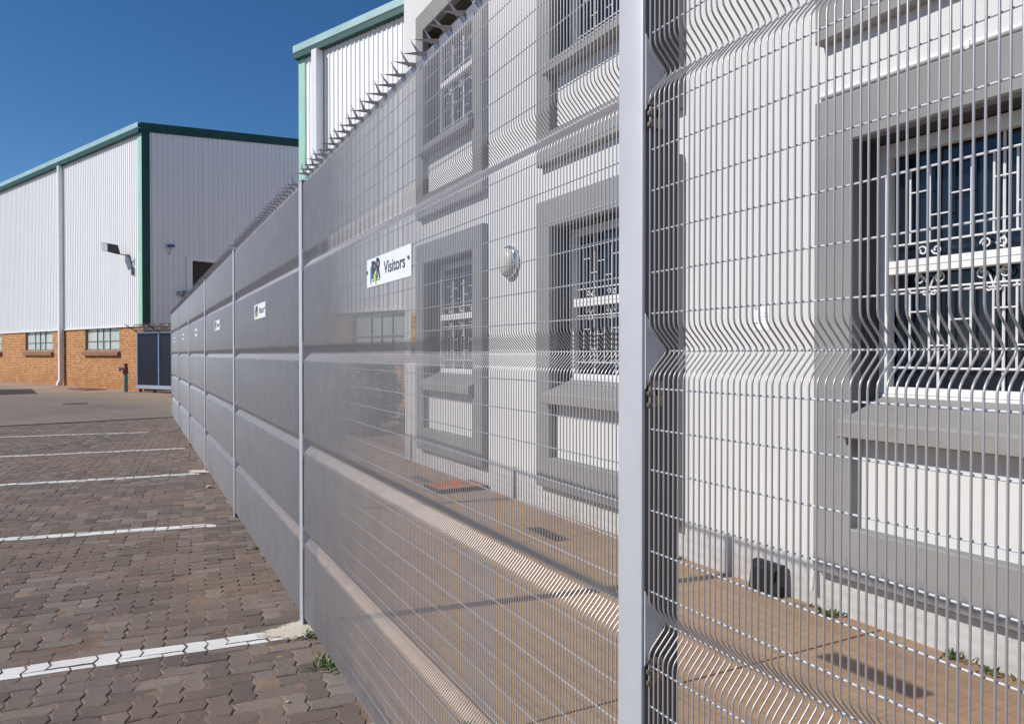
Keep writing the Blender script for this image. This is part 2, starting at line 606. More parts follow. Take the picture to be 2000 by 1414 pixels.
def outline(horizontal):
    """zigzag sides on the edges along y, gently waved edges along x"""
    A_, B_ = 0.085, 0.035
    W_, H_ = (2, 1) if horizontal else (1, 2)
    pts = []
    for i in range(W_):
        pts += [(i - (A_ if True else 0), 0), (i + 0.5 - A_ * 0.0, B_)]
    for j in range(H_):
        pts += [(W_ - A_, j), (W_ + A_, j + 0.5)]
    for i in range(W_):
        pts += [(W_ - i - A_, H_), (W_ - i - 0.5, H_ + B_)]
    for j in range(H_):
        pts += [(-A_, H_ - j), (A_, H_ - j - 0.5)]
    q = []
    for p in pts:
        if not q or (abs(p[0] - q[-1][0]) + abs(p[1] - q[-1][1])) > 1e-6:
            q.append(p)
    cx_, cy_ = W_ / 2, H_ / 2
    return [((p[0] - cx_) * MOD, (p[1] - cy_) * MOD) for p in q]


def inset(poly, d):
    n = len(poly)
    out = []
    for i in range(n):
        p0, p1, p2 = Vector(poly[i - 1]), Vector(poly[i]), Vector(poly[(i + 1) % n])
        e1, e2 = (p1 - p0).normalized(), (p2 - p1).normalized()
        n1, n2 = Vector((-e1.y, e1.x)), Vector((-e2.y, e2.x))
        b_ = (n1 + n2)
        b_.normalize()
        k = d / max(0.45, b_.dot(n1))
        out.append((p1.x + b_.x * k, p1.y + b_.y * k))
    return out


def paver_geom(poly):
    o1 = inset(poly, 0.0026)
    o2 = inset(poly, 0.0075)
    n = len(poly)
    vs_ = [(p[0], p[1], -0.035) for p in o1] + [(p[0], p[1], -0.0045) for p in o1] + [(p[0], p[1], 0.0) for p in o2]
    fs_ = [tuple(range(2 * n, 3 * n))]
    for i in range(n):
        j = (i + 1) % n
        fs_ += [(i, j, n + j, n + i), (n + i, n + j, 2 * n + j, 2 * n + i)]
    return vs_, fs_


PG = {True: paver_geom(outline(True)), False: paver_geom(outline(False))}
PM = {}
for h in (True, False):
    m = MB()
    m.add(*PG[h])
    PM[h] = m.mesh('paver', 'paver')
rp = random.Random(3)
pavers = []
for i in range(-75, 8):
    for j in range(-62, 170):
        k = (i - j) % 4
        if k not in (0, 3):
            continue
        h = (k == 0)
        cx_, cy_ = pw(i + (1.0 if h else 0.5), j + (0.5 if h else 1.0))
        if cx_ > 0.93 or cx_ < -5.6 or cy_ < -1.5 or cy_ > 19.9 + (cx_ - 0.9) * 0.248:
            continue
        zj = rp.gauss(0, 0.0016) - 0.001
        tx, ty = rp.gauss(0, 0.009), rp.gauss(0, 0.009)
        if rp.random() < 0.06:
            zj -= rp.uniform(0.002, 0.005)
            tx += rp.gauss(0, 0.02)
        rz = PROT + rp.gauss(0, 0.010)
        mat_ = Matrix.Translation((cx_ + rp.gauss(0, 0.0012), cy_ + rp.gauss(0, 0.0012), zj)) @ Matrix.Rotation(rz, 4, 'Z') @ Matrix.Rotation(tx, 4, 'X') @ Matrix.Rotation(ty, 4, 'Y')
        q = project(cx_, cy_, 0)
        vis = q is not None and -30 < q[0] < 2000 and q[1] < 1450 and cx_ < 0.88
        pavers.append((q[2] if vis else 1e6 + abs(cy_), h, mat_))
pavers.sort(key=lambda p: p[0])
paved = structure(link('paved_lot', None))
for (d_, h, mat_) in pavers[:300]:
    o = link('paver', PM[h], paved)
    o.matrix_local = mat_
m = MB()
rv = []
for (d_, h, mat_) in pavers[300:]:
    vs_, fs_ = PG[h]
    m.add([mat_ @ Vector(p) for p in vs_], fs_)
    rv.append(rp.random())
me = bpy.data.meshes.new('paver_field')
me.from_pydata(m.v, [], m.f)
me.materials.append(M['paver'])
attr = me.attributes.new('rnd', 'FLOAT', 'FACE')
vals = []
ci = 0
for (d_, h, mat_), r_ in zip(pavers[300:], rv):
    vals += [r_] * len(PG[h][1])
attr.data.foreach_set('value', vals)
stuff(link('paver_field', me, paved))

# --- painted bay lines: paint lies on the paver tops, the joints stay open
def clip(poly, a_, b_, c_):
    out = []
    for i in range(len(poly)):
        p, q = poly[i - 1], poly[i]
        dp, dq = a_ * p[0] + b_ * p[1] - c_, a_ * q[0] + b_ * q[1] - c_
        if (dp >= 0) != (dq >= 0):
            k = dp / (dp - dq)
            out.append((p[0] + (q[0] - p[0]) * k, p[1] + (q[1] - p[1]) * k))
        if dq >= 0:
            out.append(q)
    return out


lines = [(4.118, -0.084, 0.742, 0.150), (7.05, -0.150, 0.66, 0.125), (10.205, -0.078, 0.76, 0.125), (13.05, -0.075, 0.76, 0.12), (16.05, -0.11, 0.30, 0.12)]
for (yl, sl, xe, wd) in lines:
    m = MB()
    for (d_, h, mat_) in pavers:
        c0_ = mat_.translation
        if c0_.x > 0.95 or abs(c0_.y - (yl + sl * (c0_.x - 0.76))) > 0.32:
            continue
        poly = [(mat_ @ Vector((p[0], p[1], 0.0))) for p in inset(outline(h), 0.0050)]
        p2 = [(p.x, p.y) for p in poly]
        off = yl - sl * 0.76
        p2 = clip(p2, -sl, 1.0, off - wd / 2)
        p2 = clip(p2, sl, -1.0, -(off + wd / 2)) if len(p2) > 2 else p2
        p2 = clip(p2, -1.0, 0.0, -xe) if len(p2) > 2 else p2
        p2 = clip(p2, -1.0, -1.2, -(xe + 1.2 * (yl + wd * 0.18))) if len(p2) > 2 else p2
        if len(p2) < 3:
            continue
        n_ = mat_.to_3x3() @ Vector((0, 0, 1))
        P0 = mat_.translation
        m.add([(p[0], p[1], P0.z - (n_.x * (p[0] - P0.x) + n_.y * (p[1] - P0.y)) / n_.z + 0.0022) for p in p2], [tuple(range(len(p2)))])
    o = m.build('bay_line', 'line')
    structure(o)

# --- mortar splashes at two post feet
def blob(cx_, cy_, rx, ry, seed, n=40):
    q = random.Random(seed)
    ph = [q.uniform(0, 6.28) for _ in range(6)]
    out = []
    for k in range(n):
        A = 2 * math.pi * k / n
        r_ = 1 + 0.16 * math.sin(2 * A + ph[0]) + 0.12 * math.sin(3 * A + ph[1]) + 0.09 * math.sin(5 * A + ph[2]) + 0.06 * math.sin(9 * A + ph[3]) + q.uniform(-0.05, 0.05)
        out.append((cx_ + rx * r_ * math.cos(A), cy_ + ry * r_ * math.sin(A)))
    return out


for (cx_, cy_, rx, ry, sd) in ((0.80, 4.15, 0.19, 0.17, 1), (0.83, 10.36, 0.22, 0.20, 4)):
    q = random.Random(sd)
    rings_, per = 9, 44
    pl = blob(cx_, cy_, rx, ry, sd, per)
    vs_, ev = [(cx_, cy_, 0.010)], [1.0]
    for a_ in range(1, rings_ + 1):
        t_ = a_ / rings_
        for p in pl:
            vs_.append((cx_ + (p[0] - cx_) * t_ * 1.15, cy_ + (p[1] - cy_) * t_ * 1.15, 0.0035 + 0.0065 * (1 - t_) + q.uniform(0, 0.0025)))
            ev.append(1 - t_)
    fs_ = [(0, 1 + k, 1 + (k + 1) % per) for k in range(per)]
    for a_ in range(rings_ - 1):
        for k in range(per):
            b0_, b1_ = 1 + a_ * per, 1 + (a_ + 1) * per
            fs_.append((b0_ + k, b1_ + k, b1_ + (k + 1) % per, b0_ + (k + 1) % per))
    me = bpy.data.meshes.new('mortar_splash')
    me.from_pydata(vs_, [], fs_)
    me.materials.append(M['mortar_splash'])
    me.shade_smooth()
    ea = me.attributes.new('edge', 'FLOAT', 'POINT')
    ea.data.foreach_set('value', ev)
    structure(link('mortar_splash', me))

# --- walkway of brushed slabs between fence and office
walk = structure(link('walkway', None))
yj = [-2.56, 0.05, 2.66, 5.27, 7.88, 10.49, 13.1, 15.7, 18.3, 20.9]
for k in range(len(yj) - 1):
    m = MB()
    m.box(0.965, 3.80, yj[k] + 0.006, yj[k + 1] - 0.006, -0.05, -0.002, 0, 0.004)
    m.build('paving_slab', 'slab', walk)
sheet('slab_joint_bed', [(0.96, -2.6), (3.85, -2.6), (3.85, 20.9), (0.96, 20.9)], -0.02, 'soil')

# ================================================================= FENCE
POST0, PITCH = 1.14, 3.09
POSTS = [POST0 + PITCH * k for k in range(-1, 7)]
APEX = [0.500, 1.019, 1.538, 2.057]
fence = thing('mesh_fence', 'long grey welded mesh security fence with folded panels and spiked top', 'fence', (FX, 0, 0))


def fillet(pts, r_):
    out = [pts[0]]
    for i in range(1, len(pts) - 1):
        p0, p1, p2 = (Vector(q) for q in pts[i - 1:i + 2])
        d0, d1 = (p0 - p1), (p2 - p1)
        k0, k1 = min(r_, d0.length * 0.45), min(r_, d1.length * 0.45)
        A_, B_ = p1 + d0.normalized() * k0, p1 + d1.normalized() * k1
        for t_ in (0, 0.5, 1):
            out.append(tuple(A_ * (1 - t_) ** 2 + p1 * 2 * t_ * (1 - t_) + B_ * t_ ** 2))
    out.append(pts[-1])
    return out


prof = [(0, 0, 0.050)]
for z in APEX:
    prof += [(0, 0, z - 0.043), (0.041, 0, z), (0, 0, z + 0.043)]
prof += [(0, 0, 2.486), (0.030, 0, 2.518)]
prof = fillet(prof, 0.0095)
HZ = []
for z in APEX:
    HZ.append((0.0455, z))
    if z != APEX[-1]:
        for k in range(6):
            HZ.append((0.0043, z + 0.0698 + 0.0759 * k))
for k in range(5):
    HZ.append((0.0043, APEX[-1] + 0.0698 + 0.0759 * k))
HZ.append((0.024, 2.506))
for k in range(6):
    HZ.append((0.0043, APEX[0] - 0.0698 - 0.0759 * k))
WR = 0.0016
VP = 0.01338
PLEN = PITCH - 0.090

m = MB()
m.tube(prof, WR, 8)
wire_me = m.mesh('vertical_wire', 'steel', True, 60)
m = MB()
m.tube([(0, 0, 0), (0, -PLEN, 0)], WR, 8)
hwire_me = m.mesh('horizontal_wire', 'cross_steel', True, 60)
# near bay: the wires one can pick apart
pan0 = link('mesh_panel', None, fence, (0, POST0 - 0.045, 0))
NV = int(PLEN / VP)
for k in range(72):
    link('vertical_wire', wire_me, pan0, (random.gauss(0, 0.0003), -0.004 - VP * k + random.gauss(0, 0.0004), 0))
for (x, z) in HZ:
    link('horizontal_wire', hwire_me, pan0, (x, 0, z))
m = MB()
for k in range(72, NV):
    m.tube([(p[0], -0.004 - VP * k, p[2]) for p in prof], WR, 5)
stuff(m.build('wire_field', 'steel', pan0, True, 60))
# far bays: one welded sheet of wires each, sharing a mesh
m = MB()
for k in range(NV + 1):
    yy = -0.004 - VP * k
    m.tube([(p[0], yy, p[2]) for p in prof], WR, 6)
for (x, z) in HZ:
    m.tube([(x, 0, z), (x, -PLEN, z)], WR, 6, 1)
panel_me = m.mesh('mesh_panel', ['steel', 'cross_steel'], True, 60)
for y in POSTS[2:]:
    o = stuff(link('mesh_panel', panel_me, fence, (0, y - 0.045, 0)))

# posts
def post_mesh(z_top):
    m = MB()
    m.box(-0.010, 0.072, -0.038, 0.038, -0.05, z_top, 0, 0.004)
    return m.mesh('post', 'post_steel', True, 40)


post_me = post_mesh(2.505)
mcap = MB()
mcap.box(-0.012, 0.074, -0.040, 0.040, 2.503, 2.509, 0, 0.0015)
cap_me = mcap.mesh('post_cap', 'post_steel')
# V-shaped tab that fills the fold of the panel beside the post
tab_poly = fillet([(-0.005, 0, -0.070), (0.006, 0, -0.050), (0.043, 0, 0.0), (0.006, 0, 0.050), (-0.005, 0, 0.070)], 0.013)
mt = MB()
mt.prism([(p[0], p[2]) for p in tab_poly], 'y', -0.0432, -0.0400)
tab_me = mt.mesh('fold_tab', 'post_steel')
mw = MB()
mw.box(-0.004, 0.0745, -0.0402, -0.0370, 0.0, 2.50)  # dark plate added to put shade on the side of the post
shade_me = mw.mesh('shade_plate', 'post_shade')
# clamp with prongs and bolt
mc = MB()
mc.box(0.004, 0.034, -0.0475, -0.0404, -0.024, 0.024, 0, 0.002)
for z in (-0.020, 0.001, 0.020):
    mc.box(-0.0055, 0.012, -0.053, -0.046, z - 0.0042, z + 0.0042, 0, 0.0012)
mc.lathe([(0.0085, -0.0475), (0.0085, -0.055), (0.006, -0.057)], 6, 'y', (0.021, 0, 0.004))
clamp_me = mc.mesh('clamp', 'clamp', True, 30)
for y in POSTS:
    p = link('post', post_me, fence, (0, y, 0))
    link('post_cap', cap_me, p)
    link('shade_plate', shade_me, p)
    for z in APEX:
        link('fold_tab', tab_me, p, (0, 0, z))
        link('clamp', clamp_me, p, (0, 0, z - 0.080))

# spike strips
msp = MB()
msp.add([(0.002, -0.010, 0.005), (0.002, 0.012, 0.005), (0.006, 0, -0.009), (-0.080, 0.002, -0.007)], [(0, 1, 2), (0, 3, 1), (1, 3, 2), (2, 3, 0)])
spk1 = msp.mesh('spike', 'spike')
msp = MB()
msp.add([(-0.022, 0, 0), (-0.004, 0.002, 0), (-0.012, 0.010, -0.006), (-0.022, 0.068, 0.072)], [(0, 1, 2), (0, 3, 1), (1, 3, 2), (2, 3, 0)])
spk2 = msp.mesh('spike', 'spike')
SPP = 0.1075
NS = int(PLEN / SPP)
for bi, y in enumerate(POSTS[1:]):
    strip = MB()
    strip.add([(0.024, 0, 2.508), (0.028, 0, 2.508), (0.020, 0, 2.534), (0.016, 0, 2.534), (0.024, -PLEN, 2.508), (0.028, -PLEN, 2.508), (0.020, -PLEN, 2.534), (0.016, -PLEN, 2.534)],
              [(0, 1, 2, 3), (7, 6, 5, 4), (0, 3, 7, 4), (1, 5, 6, 2), (3, 2, 6, 7), (0, 4, 5, 1)])
    rest = MB()
    one_by_one = 1 <= bi <= 4
    so = strip.build('spike_strip', 'spike', fence)
    so.location = (0, y - 0.045, 0)
    for k in range(NS):
        yy = -0.05 - SPP * k
        for me_, dz, dy in ((spk1, 2.532, 0.0), (spk2, 2.534, 0.014)):
            if one_by_one:
                o = link('spike', me_, so, (0.015, yy + dy, dz), (random.gauss(0, 0.05), random.gauss(0, 0.05), random.gauss(0, 0.05)))
            else:
                rest.add([(v.co.x + 0.015, v.co.y + yy + dy, v.co.z + dz) for v in me_.vertices], [tuple(f_.vertices) for f_ in me_.polygons])
    if not one_by_one:
        stuff(rest.build('spike_row', 'spike', so))

# ================================================================= SIGNS ON THE FENCE
def text_mesh(s_, size, bold=0.0, sx=1.0, mat='ink', name='lettering'):
    cu = bpy.data.curves.new('txt', 'FONT')
    cu.body = s_
    cu.size = size
    cu.offset = bold
    cu.extrude = 0.0006
    o = bpy.data.objects.new('txt', cu)
    COL.objects.link(o)
    dg = bpy.context.evaluated_depsgraph_get()
    me = bpy.data.meshes.new_from_object(o.evaluated_get(dg))
    bpy.data.objects.remove(o)
    bpy.data.curves.remove(cu)
    me.name = name
    me.materials.clear()
    me.materials.append(M[mat])
    for v in me.vertices:
        v.co.x *= sx
    xs = [v.co.x for v in me.vertices]
    ys = [v.co.y for v in me.vertices]
    return me, (min(xs), max(xs), min(ys), max(ys))


def fit(me, bb, x0, x1, y0, y1):
    for v in me.vertices:
        v.co.x = x0 + (v.co.x - bb[0]) / (bb[1] - bb[0]) * (x1 - x0)
        v.co.y = y0 + (v.co.y - bb[2]) / (bb[3] - bb[2]) * (y1 - y0)
    return me


# sign is built lying in its own plane: local x = reading direction, y = up, z = towards the reader; 0.53 x 0.112
SW, SH = 0.53, 0.112
sign_labels = ['white IPR Visitors sign nearest the camera, on the widest visible mesh panel',
               'second white Visitors sign along the fence, between the next two posts',
               'third white Visitors sign along the fence, counting from the camera',
               'fourth white Visitors sign along the fence, small and foreshortened',
               'fifth white Visitors sign along the fence, a narrow sliver',
               'farthest white sign, on the last fence panel before the yard']
m = MB()
m.box(0, SW, 0, SH, -0.003, 0, 0, 0.0008)
plate_me = m.mesh('plate', 'sign_white')
vis_me = fit(*text_mesh('Visitors', 0.06, 0.0009), 0.225, 0.468, 0.036, 0.083)
def half_ring(m, cx_, cy_, ro, so, ri, si, z0, z1, n=10):
    """the bowl of a letter: right half of an oval ring"""
    for k in range(n):
        A, B = -math.pi / 2 + math.pi * k / n, -math.pi / 2 + math.pi * (k + 1) / n
        m.prism([(cx_ + ri * math.cos(A), cy_ + si * math.sin(A)), (cx_ + ro * math.cos(A), cy_ + so * math.sin(A)), (cx_ + ro * math.cos(B), cy_ + so * math.sin(B)), (cx_ + ri * math.cos(B), cy_ + si * math.sin(B))], 'z', z0, z1)


m = MB()
m.box(0.066, 0.082, 0.032, 0.101, 0.0001, 0.0011)
I_me = m.mesh('letter', 'ink')
m = MB()
m.box(0.087, 0.102, 0.026, 0.100, 0.0001, 0.0011)
half_ring(m, 0.1015, 0.077, 0.025, 0.023, 0.010, 0.010, 0.0001, 0.0011)
P_me = m.mesh('letter', 'ink')
m = MB()
m.box(0.131, 0.147, 0.026, 0.107, 0.0001, 0.0011)
half_ring(m, 0.1465, 0.083, 0.029, 0.024, 0.012, 0.010, 0.0001, 0.0011)
m.prism([(0.149, 0.062), (0.165, 0.064), (0.181, 0.026), (0.164, 0.026)], 'z', 0.0001, 0.0010)
R_me = m.mesh('letter', 'ink')
m = MB()
m.prism([(0.048, 0.075), (0.056, 0.083), (0.086, 0.057), (0.083, 0.036), (0.060, 0.026), (0.047, 0.040)], 'z', 0.0001, 0.0009)
leaf_me = m.mesh('blue_shard', 'logo_blue')
m = MB()
m.prism([(0.047, 0.040), (0.060, 0.026), (0.059, 0.006), (0.050, 0.022)], 'z', 0.0001, 0.0009)
navy_me = m.mesh('navy_shard', 'logo_navy')
m = MB()
m.prism([(0.095, 0.027), (0.094, 0.044), (0.118, 0.052), (0.128, 0.030), (0.130, 0.003)], 'z', 0.0012, 0.0018)
green_me = m.mesh('green_shard', 'logo_green')
m = MB()
qx = 0.068
rq = random.Random(5)
while qx < 0.176:                            # the strapline is too small to read in the photograph
    w_ = rq.uniform(0.0015, 0.005)
    m.box(qx, qx + w_, 0.0195, 0.0225, 0.0001, 0.0007)
    qx += w_ + 0.0018
strap_me = m.mesh('strapline', 'ink')
m = MB()
m.lathe([(0.007, 0.0), (0.007, 0.003), (0.005, 0.006)], 10, 'z', (0.009, 0.062, 0))
bolt_l = m.mesh('bolt', 'bolt', True)
m = MB()
m.lathe([(0.007, 0.0), (0.007, 0.003), (0.005, 0.006)], 10, 'z', (SW - 0.020, 0.066, 0))
bolt_r = m.mesh('bolt', 'bolt', True)
for k, lab in enumerate(sign_labels):
    yc = POST0 + PITCH * k + 1.776
    s = thing('visitor_sign', lab, 'sign', (FX - 0.006, yc, 1.800), 0, 'visitor parking signs on the fence')
    s.rotation_euler = Matrix(((0, 0, -1), (-1, 0, 0), (0, 1, 0))).to_euler()
    link('plate', plate_me, s)
    link('lettering', vis_me, s)
    for nm, me_ in (('letter', I_me), ('letter', P_me), ('letter', R_me), ('logo_shard', leaf_me), ('logo_shard', navy_me), ('logo_shard', green_me), ('strapline', strap_me), ('bolt', bolt_l), ('bolt', bolt_r)):
        link(nm, me_, s)

# ================================================================= OFFICE BUILDING
BA = R(1.15)
office = thing('office_building', 'white plastered two storey office with grey window surrounds behind the fence', 'building', (3.76, 0, 0), BA)
UEND, USTART, ZTOP = 10.28, -3.2, 7.1
FLOOR = 3.13
WL = [3.06, 6.335, 9.605]                     # far (left in the picture) edge of each surround
SWD = 2.06
opens = []
for fl in (0, 1):
    for u in WL:
        opens.append((u - SWD + 0.25, u - 0.255, 1.10 + FLOOR * fl, 2.745 + FLOOR * fl))
us = sorted(set([USTART, UEND] + [o[0] for o in opens] + [o[1] for o in opens]))
zs = sorted(set([-0.05, ZTOP] + [o[2] for o in opens] + [o[3] for o in opens]))
m = MB()
TH = 0.30
for i in range(len(us) - 1):
    for j in range(len(zs) - 1):
        uc, zc = (us[i] + us[i + 1]) / 2, (zs[j] + zs[j + 1]) / 2
        if any(o[0] < uc < o[1] and o[2] < zc < o[3] for o in opens):
            continue
        m.add([(0, us[i], zs[j]), (0, us[i + 1], zs[j]), (0, us[i + 1], zs[j + 1]), (0, us[i], zs[j + 1])], [(0, 1, 2, 3)])
m.add([(0, UEND, -0.05), (9, UEND, -0.05), (9, UEND, ZTOP), (0, UEND, ZTOP)], [(0, 1, 2, 3)])
m.add([(0, USTART, -0.05), (9, USTART, -0.05), (9, USTART, ZTOP), (0, USTART, ZTOP)], [(0, 1, 2, 3)])
m.add([(9, USTART, -0.05), (9, UEND, -0.05), (9, UEND, ZTOP), (9, USTART, ZTOP)], [(0, 1, 2, 3)])
bm = bmesh.new()
me = bpy.data.meshes.new('wall')
me.from_pydata(m.v, [], m.f)
me.materials.append(M['plaster'])
bm.from_mesh(me)
bmesh.ops.remove_doubles(bm, verts=bm.verts[:], dist=1e-4)
bmesh.ops.recalc_face_normals(bm, faces=bm.faces[:])
bm.to_mesh(me)
bm.free()
link('wall', me, office)
m = MB()
m.box(0.01, 8.99, USTART + 0.01, UEND - 0.01, ZTOP - 0.12, ZTOP + 0.02)
m.build('roof', 'roof', office)

PJ = 0.085


def ring(m, u0, u1, z0, z1, iu0, iu1, iz0, iz1, x0, x1, bev=0.010):
    """raised band round an opening, one closed mesh with softened outer edges"""
    O = [(u0, z0), (u1, z0), (u1, z1), (u0, z1)]
    I = [(iu0, iz0), (iu1, iz0), (iu1, iz1), (iu0, iz1)]
    b_ = bev
    Of = [(u0 + b_, z0 + b_), (u1 - b_, z0 + b_), (u1 - b_, z1 - b_), (u0 + b_, z1 - b_)]
    If = [(iu0 - b_, iz0 - b_), (iu1 + b_, iz0 - b_), (iu1 + b_, iz1 + b_), (iu0 - b_, iz1 + b_)]
    loops = [(x1, O), (x0 + b_, O), (x0, Of), (x0, If), (x0 + b_, I), (x1, I)]
    vs_, fs_ = [], []
    for (x, L_) in loops:
        vs_ += [(x, p[0], p[1]) for p in L_]
    for a_ in range(5):
        for k in range(4):
            fs_.append((a_ * 4 + k, a_ * 4 + (k + 1) % 4, a_ * 4 + 4 + (k + 1) % 4, a_ * 4 + 4 + k))
    m.add(vs_, fs_)


def scroll(m, x, cu, cz, r_, a0, turns, sgn, rw=0.005):
    pts = []
    N_ = 14
    for k in range(N_ + 1):
        t_ = k / N_
        A = a0 + sgn * turns * 2 * math.pi * t_
        rr = r_ * (1 - 0.62 * t_)
        pts.append((x, cu + rr * math.cos(A), cz + rr * math.sin(A)))
    m.tube(pts, rw, 6)


win_idx = 0
for fl in (0, 1):
    for wi, u in enumerate(WL):
        dz = FLOOR * fl
        u0, u1 = u - SWD, u
        iu0, iu1 = u0 + 0.25, u1 - 0.255
        m = MB()
        ring(m, u0, u1, 0.24 + dz, 3.02 + dz, iu0, iu1, 0.54 + dz, 2.745 + dz, -PJ, 0.004)
        s = m.build('window_surround', 'surround', office)
        # sloped top of the lower band
        # reveal lining of the window opening
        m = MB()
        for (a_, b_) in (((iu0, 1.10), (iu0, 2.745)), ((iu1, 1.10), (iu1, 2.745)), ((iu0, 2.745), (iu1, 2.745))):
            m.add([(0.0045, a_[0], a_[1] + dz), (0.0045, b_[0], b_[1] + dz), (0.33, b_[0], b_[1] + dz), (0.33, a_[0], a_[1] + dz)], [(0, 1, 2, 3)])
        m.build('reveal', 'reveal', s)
        # sill: long, chamfered, sloping out past the surround
        m = MB()
        m.prism([(0.20, 1.31 + dz), (-0.140, 1.165 + dz), (-0.152, 1.150 + dz), (-0.152, 1.068 + dz), (-0.140, 1.060 + dz), (0.20, 1.085 + dz)], 'y', iu0 - 0.035, iu1 + 0.035)
        sl = m.build('sill', 'sill', office)
        # window
        WX = 0.18
        z0, z1 = 1.305 + dz, 2.74 + dz
        m = MB()
        fw = 0.055
        m.box(WX - 0.02, WX + 0.05, iu0 + 0.002, iu0 + fw, z0, z1, 0, 0.004)
        m.box(WX - 0.02, WX + 0.05, iu1 - fw, iu1 - 0.002, z0, z1, 0, 0.004)
        m.box(WX - 0.018, WX + 0.048, iu0 + fw - 0.002, iu1 - fw + 0.002, z1 - 0.075, z1 - 0.002, 0, 0.004)
        m.box(WX - 0.018, WX + 0.048, iu0 + fw - 0.002, iu1 - fw + 0.002, z0, z0 + 0.040, 0, 0.004)
        m.box(WX - 0.030, WX + 0.046, iu0 + fw - 0.002, iu1 - fw + 0.002, 1.985 + dz, 2.020 + dz, 0, 0.003)
        m.box(WX - 0.022, WX + 0.044, iu0 + fw - 0.002, iu1 - fw + 0.002, 2.024 + dz, 2.062 + dz, 0, 0.003)
        m.box(WX - 0.032, WX + 0.02, iu0 + 0.004, iu1 - 0.004, z0 - 0.035, z0 - 0.002, 0, 0.003)
        win = m.build('window', 'white_paint', office)
        for (a_, b_) in ((z0 + 0.038, 1.99 + dz), (2.06 + dz, z1 - 0.07)):
            m = MB()
            m.box(WX + 0.060, WX + 0.064, iu0 + fw - 0.01, iu1 - fw + 0.01, a_, b_)
            m.build('pane', 'glass', win)
        # burglar bars
        m = MB()
        BX = WX + 0.030
        ua, ub = iu0 + fw, iu1 - fw
        br = 0.0065
        lowR = [1.455 + dz, 1.90 + dz]
        upR = [2.155 + dz, 2.575 + dz]
        for z in lowR + upR:
            m.tube([(BX, ua, z), (BX, ub, z)], br, 6)
        nb = 12
        uu = [ub - 0.105 - k * (ub - ua - 0.21) / (nb - 1) for k in range(nb)]
        for k, q in enumerate(uu):
            m.tube([(BX, q, lowR[0]), (BX, q, lowR[1])], br, 6)
            m.tube([(BX, q, upR[0]), (BX, q, upR[1])], br, 6)
            if k % 3 == 1:
                m.tube([(BX + 0.020, q - 0.04, z0 + 0.03), (BX + 0.020, q - 0.04, 1.99 + dz)], 0.008, 6)
                m.tube([(BX + 0.020, q - 0.04, 2.06 + dz), (BX + 0.020, q - 0.04, z1 - 0.07)], 0.008, 6)
        for k, (za, zb) in enumerate(((1.77, 2.44), (1.58, 2.30), (1.72, 2.40), (1.56, 2.26))):
            for q in range(k, nb - 1, 4):
                m.tube([(BX, uu[q], za + dz), (BX, uu[q + 1], za + dz)], 0.005, 6)
                m.tube([(BX, uu[q], zb + dz), (BX, uu[q + 1], zb + dz)], 0.005, 6)
        for k in range(1, nb - 1, 3):
            cu_ = uu[k]
            for sg in (-1, 1):
                scroll(m, BX, cu_ + sg * 0.055, 1.952 + dz, 0.030, math.pi / 2 if sg > 0 else math.pi / 2, 1.2, -sg)
                m.tube([(BX, cu_ + sg * 0.055, 1.982 + dz), (BX, cu_ + sg * 0.02, 1.945 + dz), (BX, cu_ + sg * 0.004, 1.90 + dz)], 0.005, 6)
                scroll(m, BX, cu_ + sg * 0.04, 2.108 + dz, 0.028, 0, 1.1, sg)
                scroll(m, BX, cu_ + sg * 0.025, 1.878 + dz, 0.020, 0 if sg < 0 else math.pi, 0.7, sg)
        m.build('burglar_bars', 'bar_paint', win, True, 50)
        # dark room behind the glass
        m = MB()
        m.box(0.34, 1.6, iu0 - 0.05, iu1 + 0.05, 1.0 + dz, 2.85 + dz)
        m.build('room', 'dark_room', win)

# conduit over the nearest lower window
m = MB()
m.tube([(-0.016, 3.065, 3.072), (-0.016, 0.2, 3.060)], 0.0145, 10)
m.tube([(-0.016, 3.065, 3.072), (0.02, 3.075, 3.072)], 0.0145, 10)
for u in (1.35, 2.2):
    m.box(-0.034, 0.0, u - 0.012, u + 0.012, 3.046, 3.086, 0, 0.002)
m.build('conduit', 'conduit', office, True)
# overflow pipe stub at the wall foot
m = MB()
m.tube([(-0.004, 3.09, 0.24), (-0.035, 3.09, 0.225), (-0.050, 3.09, 0.10)], 0.012, 10)
m.build('overflow_pipe', 'conduit', office, True)

def on_office(u, p, z):
    return Matrix.Rotation(BA, 4, 'Z') @ Vector((-p, u, z)) + Vector((3.76, 0, 0))


# round bulkhead lamp on the wall
l = thing('bulkhead_lamp', 'round opal bulkhead lamp with chrome rim on the white wall', 'wall lamp', on_office(6.98, 0, 2.52), BA)
m = MB()
m.lathe([(0.150, 0.0), (0.172, -0.012), (0.176, -0.045), (0.165, -0.062), (0.140, -0.066)], 36, 'x')
m.build('rim', 'chrome', l, True, 50)
m = MB()
m.lathe([(0.146, -0.060), (0.140, -0.085), (0.115, -0.110), (0.07, -0.126), (0.02, -0.131)], 36, 'x')
m.build('diffuser', 'opal', l, True, 60)

